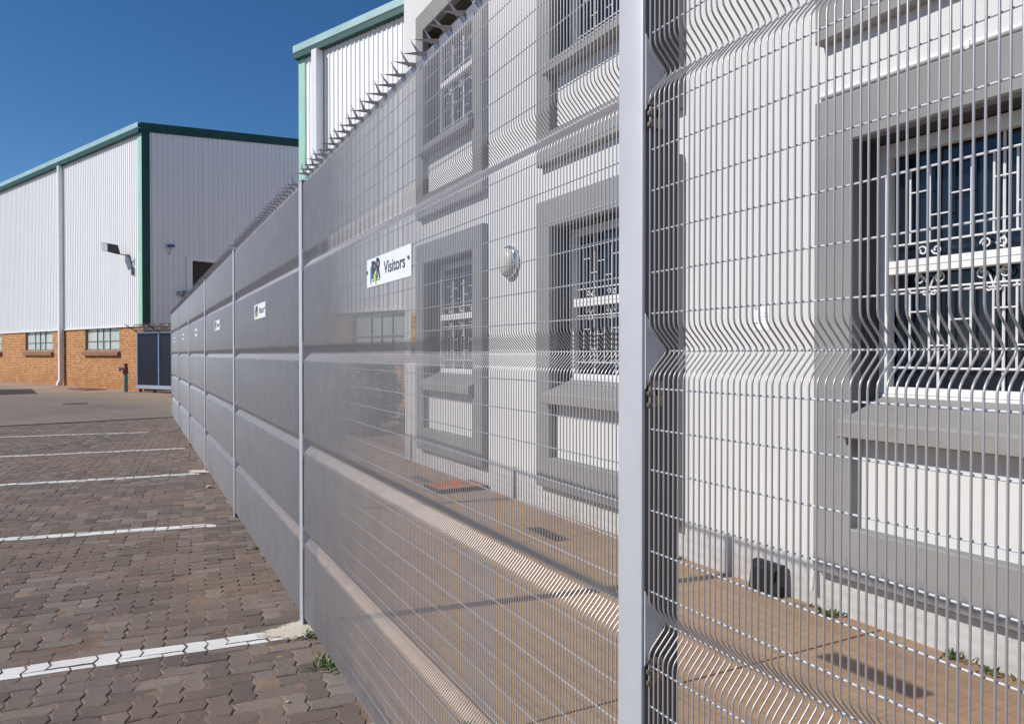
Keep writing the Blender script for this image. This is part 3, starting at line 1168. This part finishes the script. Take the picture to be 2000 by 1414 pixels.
# paper notice
nt = thing('paper_notice', 'small white paper checklist stuck on the plaster wall', 'notice', on_office(3.466, 0.002, 1.690), BA)
m = MB()
m.box(-0.0015, 0, 0, 0.130, 0, 0.165)
m.build('sheet', 'paper', nt)
m = MB()
for k in range(24):
    A = 2 * math.pi * k / 24
    A2 = 2 * math.pi * (k + 1) / 24
    cy_, cz_ = 0.112, 0.147
    m.add([(-0.0022, cy_ + 0.006 * math.cos(A), cz_ + 0.006 * math.sin(A)), (-0.0022, cy_ + 0.011 * math.cos(A), cz_ + 0.011 * math.sin(A)), (-0.0022, cy_ + 0.011 * math.cos(A2), cz_ + 0.011 * math.sin(A2)), (-0.0022, cy_ + 0.006 * math.cos(A2), cz_ + 0.006 * math.sin(A2))], [(0, 1, 2, 3)], [0, 1, 2][(k // 8) % 3])
m.build('emblem', [M['camera_blue'], simple('emblem_red', (0.5, 0.05, 0.05)), simple('emblem_green', (0.08, 0.3, 0.08))], nt)
m = MB()
rq = random.Random(11)
for (a_, b_) in ((0.12, 0.100), (0.085, 0.100), (0.05, 0.100), (0.12, 0.075), (0.08, 0.075), (0.045, 0.078), (0.02, 0.098), (0.02, 0.078)):
    w_ = rq.uniform(0.010, 0.018)
    m.add([(-0.0022, a_, b_), (-0.0022, a_ - w_, b_ + 0.014), (-0.0022, a_ - w_, b_ + 0.0165), (-0.0022, a_, b_ + 0.0025)], [(0, 1, 2, 3)])
for q in range(5):
    m.box(-0.0022, -0.0016, 0.118 - q * 0.006, 0.122 - q * 0.006, 0.048, 0.052 + 0.002 * (q % 2))
for z in (0.068, 0.094, 0.045):
    m.box(-0.0021, -0.0016, 0.010, 0.122, z, z + 0.0008)
m.build('handwriting', 'ink', nt)

# yellow notice near the corner
yn = thing('yellow_notice', 'tall narrow yellow notice on the white wall by its far corner', 'sign', on_office(9.80, 0.004, 1.475), BA)
m = MB()
m.box(-0.004, 0, 0, 0.20, 0.0, 0.65, 0, 0.001)
m.build('plate', 'yellow', yn)
m = MB()
m.box(-0.0055, -0.0042, 0.03, 0.17, 0.04, 0.17)
m.build('blue_panel', 'notice_blue', yn)
m = MB()
rq = random.Random(21)
for z in (0.56, 0.50, 0.43, 0.30, 0.27, 0.22):
    yy = 0.17
    while yy > 0.04:
        w_ = rq.uniform(0.012, 0.035)
        m.box(-0.0055, -0.0042, yy - w_, yy, z, z + (0.035 if z > 0.4 else 0.014))
        yy -= w_ + 0.014
m.build('pictogram_row', 'ink', yn)

# bait box at the wall foot
bx = thing('bait_box', 'black plastic rodent bait box on the paving against the wall', 'bait box', on_office(3.30, 0.0, 0.0), BA)
m = MB()
m.prism([(-0.11, 0.0), (-0.018, 0.0), (-0.018, 0.185), (-0.030, 0.198), (-0.070, 0.195), (-0.092, 0.175), (-0.112, 0.03)], 'y', 0.0, 0.235)
b_ = m.build('body', 'black_plastic', bx)
bv = b_.modifiers.new('bevel', 'BEVEL')
bv.width = 0.008
bv.segments = 2
m = MB()
m.prism([(-0.119, 0.10), (-0.104, 0.10), (-0.094, 0.168), (-0.109, 0.163)], 'y', 0.02, 0.215)
m.build('lid', 'black_plastic', bx)
m = MB()
m.lathe([(0.026, 0.0), (0.026, -0.003)], 16, 'y', (-0.06, -0.0005, 0.036))
m.build('entry_hole', 'dark_room', bx)

# rust-red ribbed drain cover on the walkway
dc = thing('drain_cover', 'rust red ribbed steel drain cover raised on the tan paving', 'drain cover', (2.985, 7.48, 0.0), R(2))
m = MB()
m.box(0, 0.60, 0, 0.012, 0, 0.045)
m.box(0, 0.60, 0.448, 0.46, 0, 0.045)
m.box(0, 0.012, 0.012, 0.448, 0, 0.045)
m.box(0.588, 0.60, 0.012, 0.448, 0, 0.045)
m.build('frame', 'gate_dark', dc)
for k in range(16):
    m = MB() if k == 0 else m
    if k == 0:
        m.box(-0.014, 0.014, 0.0135, 0.4465, 0.026, 0.047, 0, 0.003)
        rib_me = m.mesh('rib', 'rust')
    link('rib', rib_me, dc, (0.030 + k * 0.036, 0, 0))
m = MB()
m.box(0.013, 0.587, 0.0132, 0.4468, 0.004, 0.020)
m.build('tray', 'rust', dc)

# ================================================================= WAREHOUSES
def ribs(L_, pitch=0.20, depth=0.027):
    """trapezoidal sheet profile along a line of length L_: (along, outward)"""
    out = []
    s_ = 0.0
    while s_ < L_ - pitch:
        out += [(s_, 0.0), (s_ + pitch * 0.52, 0.0), (s_ + pitch * 0.64, depth), (s_ + pitch * 0.88, depth)]
        s_ += pitch
    out += [(s_, 0.0), (L_, 0.0)]
    return out


def clad_left(y0, y1, z0, z1):
    m = MB()
    pr = ribs(y1 - y0)
    n = len(pr)
    m.add([(-0.02 - d_, y0 + s_, z0) for s_, d_ in pr] + [(-0.02 - d_, y0 + s_, z1) for s_, d_ in pr], [(i, i + 1, n + i + 1, n + i) for i in range(n - 1)])
    return m


def warehouse(name, label, loc, y0, y1, W_, zb, ze, slope, wins, pipes, door=None, gable=True):
    """local x = along the gable, y = along the eaves side, left face at x = 0"""
    w = thing(name, label, 'warehouse', (loc[0], loc[1], 0), R(23.3))
    # brick plinth with window openings in the left face
    m = MB()
    us_ = sorted(set([y0, y1] + [q for wn_ in wins for q in wn_[:2]]))
    for i in range(len(us_) - 1):
        mid = (us_[i] + us_[i + 1]) / 2
        hit = [wn_ for wn_ in wins if wn_[0] < mid < wn_[1]]
        top = hit[0][2] if hit else zb
        m.add([(0, us_[i], -0.05), (0, us_[i + 1], -0.05), (0, us_[i + 1], top), (0, us_[i], top)], [(0, 1, 2, 3)])
        if hit:
            m.add([(0, us_[i], top), (0, us_[i + 1], top), (0.16, us_[i + 1], top), (0.16, us_[i], top)], [(0, 1, 2, 3)])
            for q in (us_[i], us_[i + 1]):
                m.add([(0, q, top), (0.16, q, top), (0.16, q, zb), (0, q, zb)], [(0, 1, 2, 3)])
    yg = y0 if gable else y1
    m.add([(0, yg, -0.05), (W_, yg, -0.05), (W_, yg, zb), (0, yg, zb)], [(0, 1, 2, 3)])
    m.build('brick_wall', 'brick', w)
    # core that keeps light out
    m = MB()
    m.box(0.2, W_ - 0.05, y0 + 0.3, y1 - 0.3, 0.0, ze - 0.35)
    m.build('core', 'dark_room', w)
    clad_left(y0, y1, zb - 0.02, ze - 0.35).build('side_cladding', 'cladding', w)
    # bottom trim
    m = MB()
    m.box(-0.075, 0.0, y0, y1, zb - 0.07, zb - 0.022)
    m.build('drip_trim', 'white_paint', w)
    if gable:
        zr = lambda x: ze - 0.35 + slope * x
        pr = ribs(W_, 0.225, 0.042)
        m = MB()
        n = len(pr)
        if door:
            dx0, dx1, dzt = door
        lo = [(zb - 0.02 if not door or not (door[0] < s_ < door[1]) else door[2]) for s_, d_ in pr]
        m.add([(s_, yg - 0.02 - d_, l_) for (s_, d_), l_ in zip(pr, lo)] + [(s_, yg - 0.02 - d_, zr(s_) + 0.2) for s_, d_ in pr], [(i, i + 1, n + i + 1, n + i) for i in range(n - 1)])
        m.build('gable_cladding', 'cladding', w)
        m = MB()
        bt, bb_ = 0.26, -0.06
        m.add([(x, y, zr(x) + dz_) for y in (yg - 0.10, yg + 0.1) for x, dz_ in ((-0.12, bb_), (W_, bb_), (W_, bt + 0.06), (-0.12, bt + 0.06))],
              [(0, 1, 2, 3), (7, 6, 5, 4), (0, 4, 5, 1), (1, 5, 6, 2), (2, 6, 7, 3), (3, 7, 4, 0)])
        m.build('barge_flashing', 'teal', w)
        m = MB()
        m.box(-0.062, 0.265, yg - 0.066, yg - 0.060, zb - 0.06, ze - 0.3)
        m.build('gable_corner_flashing', 'teal', w)
        m = MB()
        m.box(-0.070, -0.063, yg - 0.064, yg + 0.30, zb - 0.06, ze - 0.3)
        m.build('corner_flashing', 'pale_green', w)
    else:
        m = MB()
        m.box(-0.070, -0.020, yg - 0.28, yg + 0.04, zb - 0.06, ze - 0.3)
        m.build('corner_flashing', 'pale_green', w)
        m = MB()
        m.box(0.0, W_, yg - 0.02, yg, zb, ze)
        m.build('end_cladding', 'cladding', w)
    # eaves gutter
    m = MB()
    m.prism([(-0.02, ze - 0.30), (-0.20, ze - 0.30), (-0.235, ze - 0.27), (-0.235, ze - 0.06), (-0.215, ze - 0.055), (-0.215, ze - 0.26), (-0.02, ze - 0.28)], 'y', y0 - 0.1, y1 + 0.1)
    m.build('gutter', 'gutter', w)
    m = MB()
    m.box(-0.212, -0.02, y0 - 0.09, y1 + 0.09, ze - 0.46, ze - 0.305)
    m.build('eaves_fascia', 'teal', w)
    # roof
    m = MB()
    hx = W_ / 2
    m.add([(-0.17, y0, ze - 0.08), (-0.17, y1, ze - 0.08), (hx, y0, ze - 0.02 + slope * hx), (hx, y1, ze - 0.02 + slope * hx), (W_, y0, ze - 0.08), (W_, y1, ze - 0.08)], [(0, 1, 3, 2), (2, 3, 5, 4)])
    m.build('roof', 'roof', w)
    for (yp, wd) in pipes:
        m = MB()
        m.box(-0.056 - wd, -0.058, yp - wd / 2, yp + wd / 2, 0.28, ze - 0.47, 0, 0.012)
        m.prism([(-0.058, 0.30), (-0.058 - wd, 0.30), (-0.16 - wd, 0.06), (-0.16 - wd, 0.03), (-0.10 - wd * 0.2, 0.03)], 'y', yp - wd / 2 + 0.004, yp + wd / 2 - 0.004)
        for z in (2.2, 4.6, 7.3):
            m.box(-0.070 - wd, -0.05, yp - wd / 2 - 0.012, yp + wd / 2 + 0.012, z, z + 0.045)
        m.build('downpipe', 'downpipe', w)
    for (a_, b_, zl) in wins:
        m = MB()
        X = 0.09
        zt = zb - 0.03
        fw = 0.03
        m.box(X - 0.03, X + 0.03, a_, a_ + 0.05, zl, zt)
        m.box(X - 0.03, X + 0.03, b_ - 0.05, b_, zl, zt)
        m.box(X - 0.03, X + 0.03, a_ + 0.05, b_ - 0.05, zl, zl + 0.05)
        m.box(X - 0.03, X + 0.03, a_ + 0.05, b_ - 0.05, zt - 0.05, zt)
        cuts = [a_ + 0.05] + [a_ + (b_ - a_) * q for q in (0.31, 0.50, 0.68)] + [b_ - 0.05]
        zm = zl + (zt - zl) * 0.40
        for q in cuts[1:-1]:
            m.box(X - 0.028, X + 0.028, q - fw / 2, q + fw / 2, zl + 0.05, zt - 0.05)
        m.box(X - 0.024, X + 0.024, a_ + 0.05, b_ - 0.05, zm - fw / 2, zm + fw / 2)
        wo_ = m.build('window', 'win_steel', w)
        for i in range(4):
            for (p0, p1) in ((zl + 0.045, zm), (zm, zt - 0.045)):
                m = MB()
                t_ = random.gauss(0, 0.004)
                m.add([(X + 0.008 + t_, cuts[i], p0), (X + 0.008 - t_, cuts[i + 1], p0), (X + 0.008 - t_, cuts[i + 1], p1), (X + 0.008 + t_, cuts[i], p1),
                       (X + 0.014 + t_, cuts[i], p0), (X + 0.014 - t_, cuts[i + 1], p0), (X + 0.014 - t_, cuts[i + 1], p1), (X + 0.014 + t_, cuts[i], p1)],
                      [(0, 1, 2, 3), (7, 6, 5, 4), (0, 4, 5, 1), (1, 5, 6, 2), (2, 6, 7, 3), (3, 7, 4, 0)])
                m.build('pane', 'frosted_pane', wo_)
        m = MB()
        m.prism([(0.12, zl + 0.004), (-0.13, zl - 0.11), (-0.13, zl - 0.24), (0.0, zl - 0.24), (0.12, zl - 0.10)], 'y', a_ - 0.12, b_ + 0.10)
        m.build('window_sill', 'brick_sill', w)
    return w


W1C = (0.42, 33.92)
w1 = warehouse('white_warehouse', 'white ribbed sheet warehouse with brick base and dark green trim across the yard', W1C, 0.0, 42.0, 24.0, 2.76, 11.1, 0.135,
               [(2.31, 5.93, 1.72), (9.97, 13.8, 1.72), (17.66, 21.4, 1.72), (25.3, 29.0, 1.72)], [(8.45, 0.20), (24.0, 0.20)], (1.80, 7.0, 5.72))
# roller shutter and its frame in the gable
m = MB()
pr = []
z = 0.0
while z < 5.56:
    pr += [(z, 0.0), (z + 0.05, 0.022), (z + 0.09, 0.022)]
    z += 0.115
n = len(pr)
m.add([(2.07, 0.10 - d_, z) for z, d_ in pr] + [(7.0, 0.10 - d_, z) for z, d_ in pr], [(i, i + 1, n + i + 1, n + i) for i in range(n - 1)])
m.build('roller_shutter', 'shutter', w1)
m = MB()
m.box(1.80, 2.07, -0.075, 0.10, 0.0, 5.60)
m.box(1.80, 7.0, -0.080, 0.10, 5.60, 5.74)
m.build('door_frame', 'cladding', w1)
m = MB()
m.box(1.42, 1.62, -0.20, -0.06, 4.05, 4.22, 0, 0.02)
m.box(1.62, 2.02, -0.28, -0.06, 3.98, 4.26, 0, 0.02)
m.build('shutter_motor', 'steel_bracket', w1)

w2 = warehouse('tall_warehouse', 'tall white ribbed warehouse with pale green corner rising behind the fence', (4.719, 23.351), -16.0, 0.0, 20.0, 2.80, 11.12, 0.12,
               [(-4.9, -2.45, 1.55), (-9.5, -7.0, 1.55)], [(-1.08, 0.26), (-9.0, 0.26)], None, False)


def on_w1(x, y, z):
    return Matrix.Rotation(R(23.3), 4, 'Z') @ Vector((x, y, z)) + Vector((W1C[0], W1C[1], 0))


# floodlight on the lit side
fl = thing('floodlight', 'dark floodlight on a bracket arm on the white warehouse side', 'floodlight', on_w1(-0.07, 0.80, 5.6), R(23.3))
m = MB()
m.tube([(0.0, 0, -0.45), (-0.10, 0, -0.05), (-0.12, 0.0, 0.05)], 0.03, 8)
m.tube([(-0.12, 0, 0.05), (-0.30, 0.35, 0.12), (-0.42, 0.7, 0.20)], 0.022, 8)
m.box(-0.03, 0.0, -0.09, 0.09, -0.75, -0.42, 0, 0.005)
m.build('arm', 'flood_grey', fl, True)
m = MB()
m.add([(-0.26, 0.55, 0.12), (-0.72, 0.62, 0.20), (-0.80, 1.05, 0.30), (-0.30, 1.0, 0.20), (-0.34, 0.58, 0.52), (-0.72, 0.64, 0.56), (-0.82, 1.06, 0.62), (-0.38, 1.02, 0.58)],
      [(3, 2, 1, 0), (4, 5, 6, 7), (0, 1, 5, 4), (1, 2, 6, 5), (2, 3, 7, 6), (3, 0, 4, 7)])
m.build('housing', 'flood_grey', fl)
m = MB()
m.add([(-0.733, 0.64, 0.225), (-0.806, 1.03, 0.315), (-0.824, 1.035, 0.60), (-0.735, 0.66, 0.54)], [(0, 1, 2, 3)])
m.build('lens', 'frosted_pane', fl)
# small camera on the shaded gable
sc_ = thing('security_camera', 'small blue security camera on a stalk on the shaded gable', 'camera', on_w1(1.05, -0.06, 5.85), R(23.3))
m = MB()
m.tube([(0, 0, -0.10), (0, -0.06, -0.06), (0.03, -0.14, 0.20)], 0.018, 8)
m.build('stalk', 'steel_bracket', sc_, True)
m = MB()
m.box(-0.10, 0.10, -0.34, -0.04, 0.20, 0.31, 0, 0.015)
m.build('housing', 'camera_blue', sc_)

# standpipe hydrant by the brick corner
hy = thing('standpipe', 'green standpipe with red hydrant head in front of the brick wall', 'hydrant', (-0.239, 33.477, 0.008), 0)
m = MB()
m.tube([(0, 0, 0), (0, 0, 0.74)], 0.085, 12)
m.build('pipe', 'hydrant_green', hy, True)
m = MB()
m.lathe([(0.085, 0.74), (0.105, 0.76), (0.105, 0.82), (0.09, 0.85), (0.10, 0.95), (0.09, 1.02), (0.075, 1.04), (0.085, 1.12), (0.07, 1.15), (0.02, 1.16)], 14)
m.build('head', 'hydrant_red', hy, True, 50)
m = MB()
m.lathe([(0.05, -0.10), (0.055, -0.16), (0.10, -0.17), (0.10, -0.24), (0.06, -0.25)], 14, 'x', (0, 0, 0.93))
m.build('outlet', 'steel_bracket', hy, True, 50)

# navy sliding gate between warehouse corner and fence end
gd = Vector((1.36 - 0.147, 31.348 - 33.277, 0)).normalized()
gt = thing('sliding_gate', 'dark navy sliding gate with light blue frame beside the brick corner', 'gate', (0.20, 33.19, 0.0), math.atan2(gd.y, gd.x))
GL = 5.4
m = MB()
for x in (0.0, 1.40, 2.80, 4.20, GL):
    m.box(x - 0.03, x + 0.03, -0.03, 0.03, 0.30, 2.36)
m.box(-0.03, GL + 0.03, -0.032, 0.032, 2.36, 2.42)
m.build('frame', 'gate_blue', gt)
m = MB()
m.box(-0.05, GL + 0.05, -0.06, 0.06, 0.16, 0.30)
m.build('bottom_rail', simple('gate_rail_paint', (0.34, 0.37, 0.46), 0.5), gt)
m = MB()
x = 0.05
while x < GL:
    m.box(x, x + 0.045, 0.002, 0.020, 0.30, 2.36)
    x += 0.058
for z in (0.8, 1.4, 2.0):
    m.box(0.03, GL - 0.03, 0.021, 0.030, z, z + 0.04)
m.build('infill', 'gate_navy', gt)
for x in (0.18, 1.1, 3.2):
    m = MB()
    m.lathe([(0.07, -0.03), (0.08, -0.02), (0.08, 0.02), (0.07, 0.03)], 14, 'y', (x, 0, 0.088))
    m.box(x - 0.03, x + 0.03, -0.045, -0.035, 0.07, 0.17)
    m.build('wheel', 'gate_dark', gt, True)
for x in (0.0, 1.40, 2.80, 4.20):
    m = MB()
    m.tube([(x, 0, 2.40), (x - 0.05, -0.20, 2.55), (x - 0.12, -0.45, 2.72)], 0.018, 6)
    m.build('bracket_arm', 'gate_dark', gt)
m = MB()
pts = []
for k in range(0, 700):
    A = k * 0.42
    pts.append((k * GL / 700, -0.10 + 0.14 * math.cos(A), 2.60 + 0.13 * math.sin(A)))
m.tube(pts, 0.010, 4)
m.build('razor_coil', 'steel_bracket', gt)
for q in range(3):
    m = MB()
    m.tube([(-0.04, -0.15 - 0.13 * q, 2.52 + 0.085 * q), (GL, -0.15 - 0.13 * q, 2.52 + 0.085 * q)], 0.004, 5)
    m.build('barbed_wire', 'gate_dark', gt)

# ================================================================= PLANTS AND SMALL THINGS
def leaf_blade(m, base, ang, lean, L_, w_, mi=0, curl=0.4):
    d = Vector((math.cos(ang), math.sin(ang), 0))
    s_ = Vector((-d.y, d.x, 0))
    pts = []
    N_ = 3
    for k in range(N_ + 1):
        t_ = k / N_
        out = L_ * (math.cos(lean) * t_ + curl * 0.3 * t_ * t_)
        up = L_ * (math.sin(lean) * t_ - curl * 0.5 * t_ * t_)
        pts.append(Vector(base) + d * out + Vector((0, 0, max(up, -0.0))))
    ws = [0.35, 1.0, 0.8, 0.05]
    vs_ = []
    for k in range(N_ + 1):
        vs_ += [pts[k] - s_ * w_ * ws[k], pts[k] + Vector((0, 0, -w_ * 0.35)), pts[k] + s_ * w_ * ws[k]]
    fs_ = []
    for k in range(N_):
        b_ = k * 3
        fs_ += [(b_, b_ + 1, b_ + 4, b_ + 3), (b_ + 1, b_ + 2, b_ + 5, b_ + 4)]
    m.add(vs_, fs_, mi)


def weed(loc, n, L_, w_, label, seed, spread=0.03, dry=0.1):
    q = random.Random(seed)
    t_ = thing('weed', label, 'weed', (loc[0], loc[1], 0.0), 0, 'weeds in the paving joints')
    m = MB()
    for k in range(n):
        base = (q.gauss(0, spread), q.gauss(0, spread), 0.0)
        leaf_blade(m, base, q.uniform(0, 6.28), q.uniform(0.25, 1.25), L_ * q.uniform(0.5, 1.1), w_ * q.uniform(0.7, 1.2), 1 if q.random() < dry else 0)
    o = m.build('leaves', ['leaf', 'dry_leaf'], t_)
    return t_


weed((0.865, 3.60), 60, 0.085, 0.0065, 'largest green weed at the fence foot, in front of the first painted line', 1, 0.035, 0.05)
weed((0.865, 4.02), 26, 0.06, 0.009, 'broad leaved weed at the edge of the pale mortar splash by the post', 2, 0.03, 0.25)
weed((0.875, 6.05), 16, 0.05, 0.006, 'small weed tuft at the fence foot between the first and second posts beyond', 3, 0.02, 0.2)
weed((0.90, 5.1), 14, 0.05, 0.006, 'tiny weed tuft at the fence foot just beyond the pale mortar splash', 13, 0.02, 0.3)
weed((0.93, 2.75), 10, 0.045, 0.006, 'tiny weed under the fence at the lower edge of the picture', 14, 0.02, 0.2)
weed(tuple(on_office(2.95, 0.05, 0))[:2], 34, 0.055, 0.010, 'leafy weed at the wall foot right of the bait box', 4, 0.03, 0.08)
weed(tuple(on_office(2.25, 0.04, 0))[:2], 30, 0.06, 0.006, 'spiky weed at the wall foot below the nearest window', 5, 0.03, 0.15)
weed(tuple(on_office(2.07, 0.04, 0))[:2], 26, 0.055, 0.007, 'weed pair at the wall foot, second from the right edge', 6, 0.035, 0.2)
weed(tuple(on_office(1.87, 0.04, 0))[:2], 26, 0.055, 0.007, 'weed at the wall foot at the right edge of the picture', 7, 0.03, 0.1)
weed(tuple(on_office(4.28, 0.04, 0))[:2], 20, 0.05, 0.007, 'weed at the wall foot just right of the near post', 8, 0.03, 0.3)
weed(tuple(on_office(3.12, 0.04, 0))[:2], 14, 0.03, 0.006, 'low sparse weed between bait box and overflow pipe', 9, 0.05, 0.4)
weed((1.20, 2.70), 34, 0.03, 0.006, 'mossy weed in the walkway slab joint beside the near post', 10, 0.05, 0.4)


def shrub(loc, h_, rx, n, label, seed):
    q = random.Random(seed)
    t_ = thing('shrub', label, 'shrub', (loc[0], loc[1], 0.0), 0, 'shrubs behind the office corner')
    m = MB()
    for k in range(9):
        A = q.uniform(0, 6.28)
        m.tube([(0.05 * math.cos(A), 0.05 * math.sin(A), -0.05), (rx * 0.35 * math.cos(A), rx * 0.35 * math.sin(A), h_ * 0.4), (rx * 0.7 * math.cos(A), rx * 0.7 * math.sin(A), h_ * q.uniform(0.6, 0.9))], [0.02, 0.013, 0.004], 5)
    m.build('stems', 'bark', t_)
    m = MB()
    for k in range(n):
        A = q.uniform(0, 6.28)
        u = q.uniform(-0.9, 1)
        r_ = (q.random() ** 0.4) * math.sqrt(max(0.0, 1 - u * u)) * (0.8 + 0.3 * math.sin(3 * A + seed))
        p = (rx * r_ * math.cos(A), rx * r_ * math.sin(A), h_ * (0.52 + 0.46 * u))
        leaf_blade(m, p, q.uniform(0, 6.28), q.uniform(-0.4, 1.0), q.uniform(0.07, 0.13), 0.030, 0, 0.5)
    m.build('crown', 'leaf', t_)


shrub((4.35, 14.4), 1.45, 0.75, 2600, 'dark green shrub seen through the mesh in front of the brick wall', 31)
shrub((3.6, 15.6), 1.25, 0.7, 2200, 'green shrub seen through the mesh, farther left of the brick wall', 32)
shrub((4.9, 13.3), 0.55, 0.45, 700, 'low green shrub seen through the mesh beside the office corner', 33)
lw = thing('planter_wall', 'low brick planter wall seen through the mesh beyond the office corner', 'low wall', (2.9, 13.6, 0.0), R(23.3))
m = MB()
m.box(0.0, 1.55, 0.0, 0.23, -0.03, 0.36)
m.build('brickwork', 'brick', lw)
m = MB()
m.box(-0.02, 1.57, -0.02, 0.25, 0.36, 0.42, 0, 0.008)
m.build('coping', 'brick_sill', lw)

# small stones on the paving
for k, (x, y, r_, lab) in enumerate(((0.86, 2.90, 0.022, 'largest grey stone by the fence foot near the lower edge'), (0.70, 2.72, 0.012, 'small pale pebble on the pavers near the lower edge'),
                                     (0.78, 9.05, 0.030, 'white stone on the pavers beside the third fence post'), (0.60, 3.30, 0.009, 'tiny white chip on the pavers below the first painted line'))):
    q = random.Random(40 + k)
    bm = bmesh.new()
    bmesh.ops.create_icosphere(bm, subdivisions=2, radius=1.0)
    for v in bm.verts:
        v.co *= q.uniform(0.82, 1.12)
        v.co = Vector((v.co.x * r_ * 1.3, v.co.y * r_, v.co.z * r_ * 0.65))
    me = bpy.data.meshes.new('pebble')
    bm.to_mesh(me)
    bm.free()
    me.materials.append(M['stone'])
    tag(link('pebble', me, None, (x, y, r_ * 0.55)), lab, 'stone', 'loose stones on the pavers')

# manhole cover set in the yard
mh = thing('manhole_cover', 'dark round manhole cover set flush in the concrete yard', 'manhole cover', (-1.55, 26.2, 0.010), 0)
m = MB()
m.lathe([(0.36, 0.0), (0.36, 0.006), (0.345, 0.007)], 32)
m.build('rim', 'gate_dark', mh)
m = MB()
m.lathe([(0.335, 0.002), (0.335, 0.009), (0.32, 0.010)], 32)
m.build('lid', simple('cast_iron', (0.09, 0.08, 0.07), 0.7, 0.2, 0.2, 20.0, 0.5, 60.0), mh)

# skip-shaped shadow caster added in the yard just past the left edge of the picture (its shadow falls on the concrete)
sk = thing('shadow_caster', 'unseen skip-shaped shadow caster, added beyond the left edge to shade the yard', 'shadow caster', (-6.75, 36.2, 0.008), R(8))
m = MB()
o_ = [(-1.0, -2.6), (1.0, -2.6), (1.0, 2.6), (-1.0, 2.6)]
lo = [(p[0] * 0.88, p[1] * 0.72, 0.12) for p in o_]
hi = [(p[0], p[1], 1.75) for p in o_]
hi2 = [(p[0] * 0.95, p[1] * 0.98, 1.75) for p in o_]
lo2 = [(p[0] * 0.84, p[1] * 0.70, 0.2) for p in o_]
m.add(lo + hi + hi2 + lo2, [(3, 2, 1, 0)] + [(k, (k + 1) % 4, 4 + (k + 1) % 4, 4 + k) for k in range(4)] + [(4 + k, 4 + (k + 1) % 4, 8 + (k + 1) % 4, 8 + k) for k in range(4)] + [(8 + k, 8 + (k + 1) % 4, 12 + (k + 1) % 4, 12 + k) for k in range(4)] + [(12, 13, 14, 15)])
m.build('body', simple('caster_paint', (0.35, 0.22, 0.05), 0.6, 0.1, 0.25, 3.0), sk)
for y in (-1.8, -0.9, 0.0, 0.9, 1.8):
    m = MB()
    m.prism([(0.86 + 0.02, 0.12), (1.0 + 0.01, 1.70), (1.07, 1.70), (0.95, 0.12)], 'y', y * 0.8 - 0.05, y * 0.8 + 0.05)
    m.build('rib', 'gate_dark', sk)
for x in (-0.6, 0.6):
    m = MB()
    m.box(x - 0.08, x + 0.08, -1.8, 1.8, 0.0, 0.13)
    m.build('skid', 'gate_dark', sk)

# small marks on the yard: orange survey paint and a rusty plate by the brick wall
for (x, y, L_, w_, rz) in ((-3.35, 27.3, 0.55, 0.10, 0.3), (-4.2, 29.4, 0.5, 0.09, 0.5)):
    me = bpy.data.meshes.new('paint_mark')
    pl = blob(0, 0, L_ / 2, w_, int(-x * 10), 24)
    me.from_pydata([(p[0], p[1], 0) for p in pl], [], [tuple(range(len(pl)))])
    me.materials.append(simple('orange_paint', (0.45, 0.17, 0.09), 0.8, 0, 0.3, 30.0))
    structure(link('paint_mark', me, None, (x, y, 0.0125), (0, 0, rz)))
rpl = thing('rusty_plate', 'rusty steel plate lying on the yard left of the standpipe', 'steel plate', (-1.75, 36.6, 0.009), R(23.3))
m = MB()
m.box(-0.45, 0.45, -0.95, 0.95, 0.0, 0.03, 0, 0.006)
m.build('plate', simple('old_rust', (0.20, 0.085, 0.045), 0.85, 0, 0.35, 6.0), rpl)
for y in (-0.7, 0.7):
    m = MB()
    m.tube([(-0.08, y, 0.03), (-0.06, y, 0.055), (0.06, y, 0.055), (0.08, y, 0.03)], 0.008, 6)
    m.build('lifting_handle', 'gate_dark', rpl)
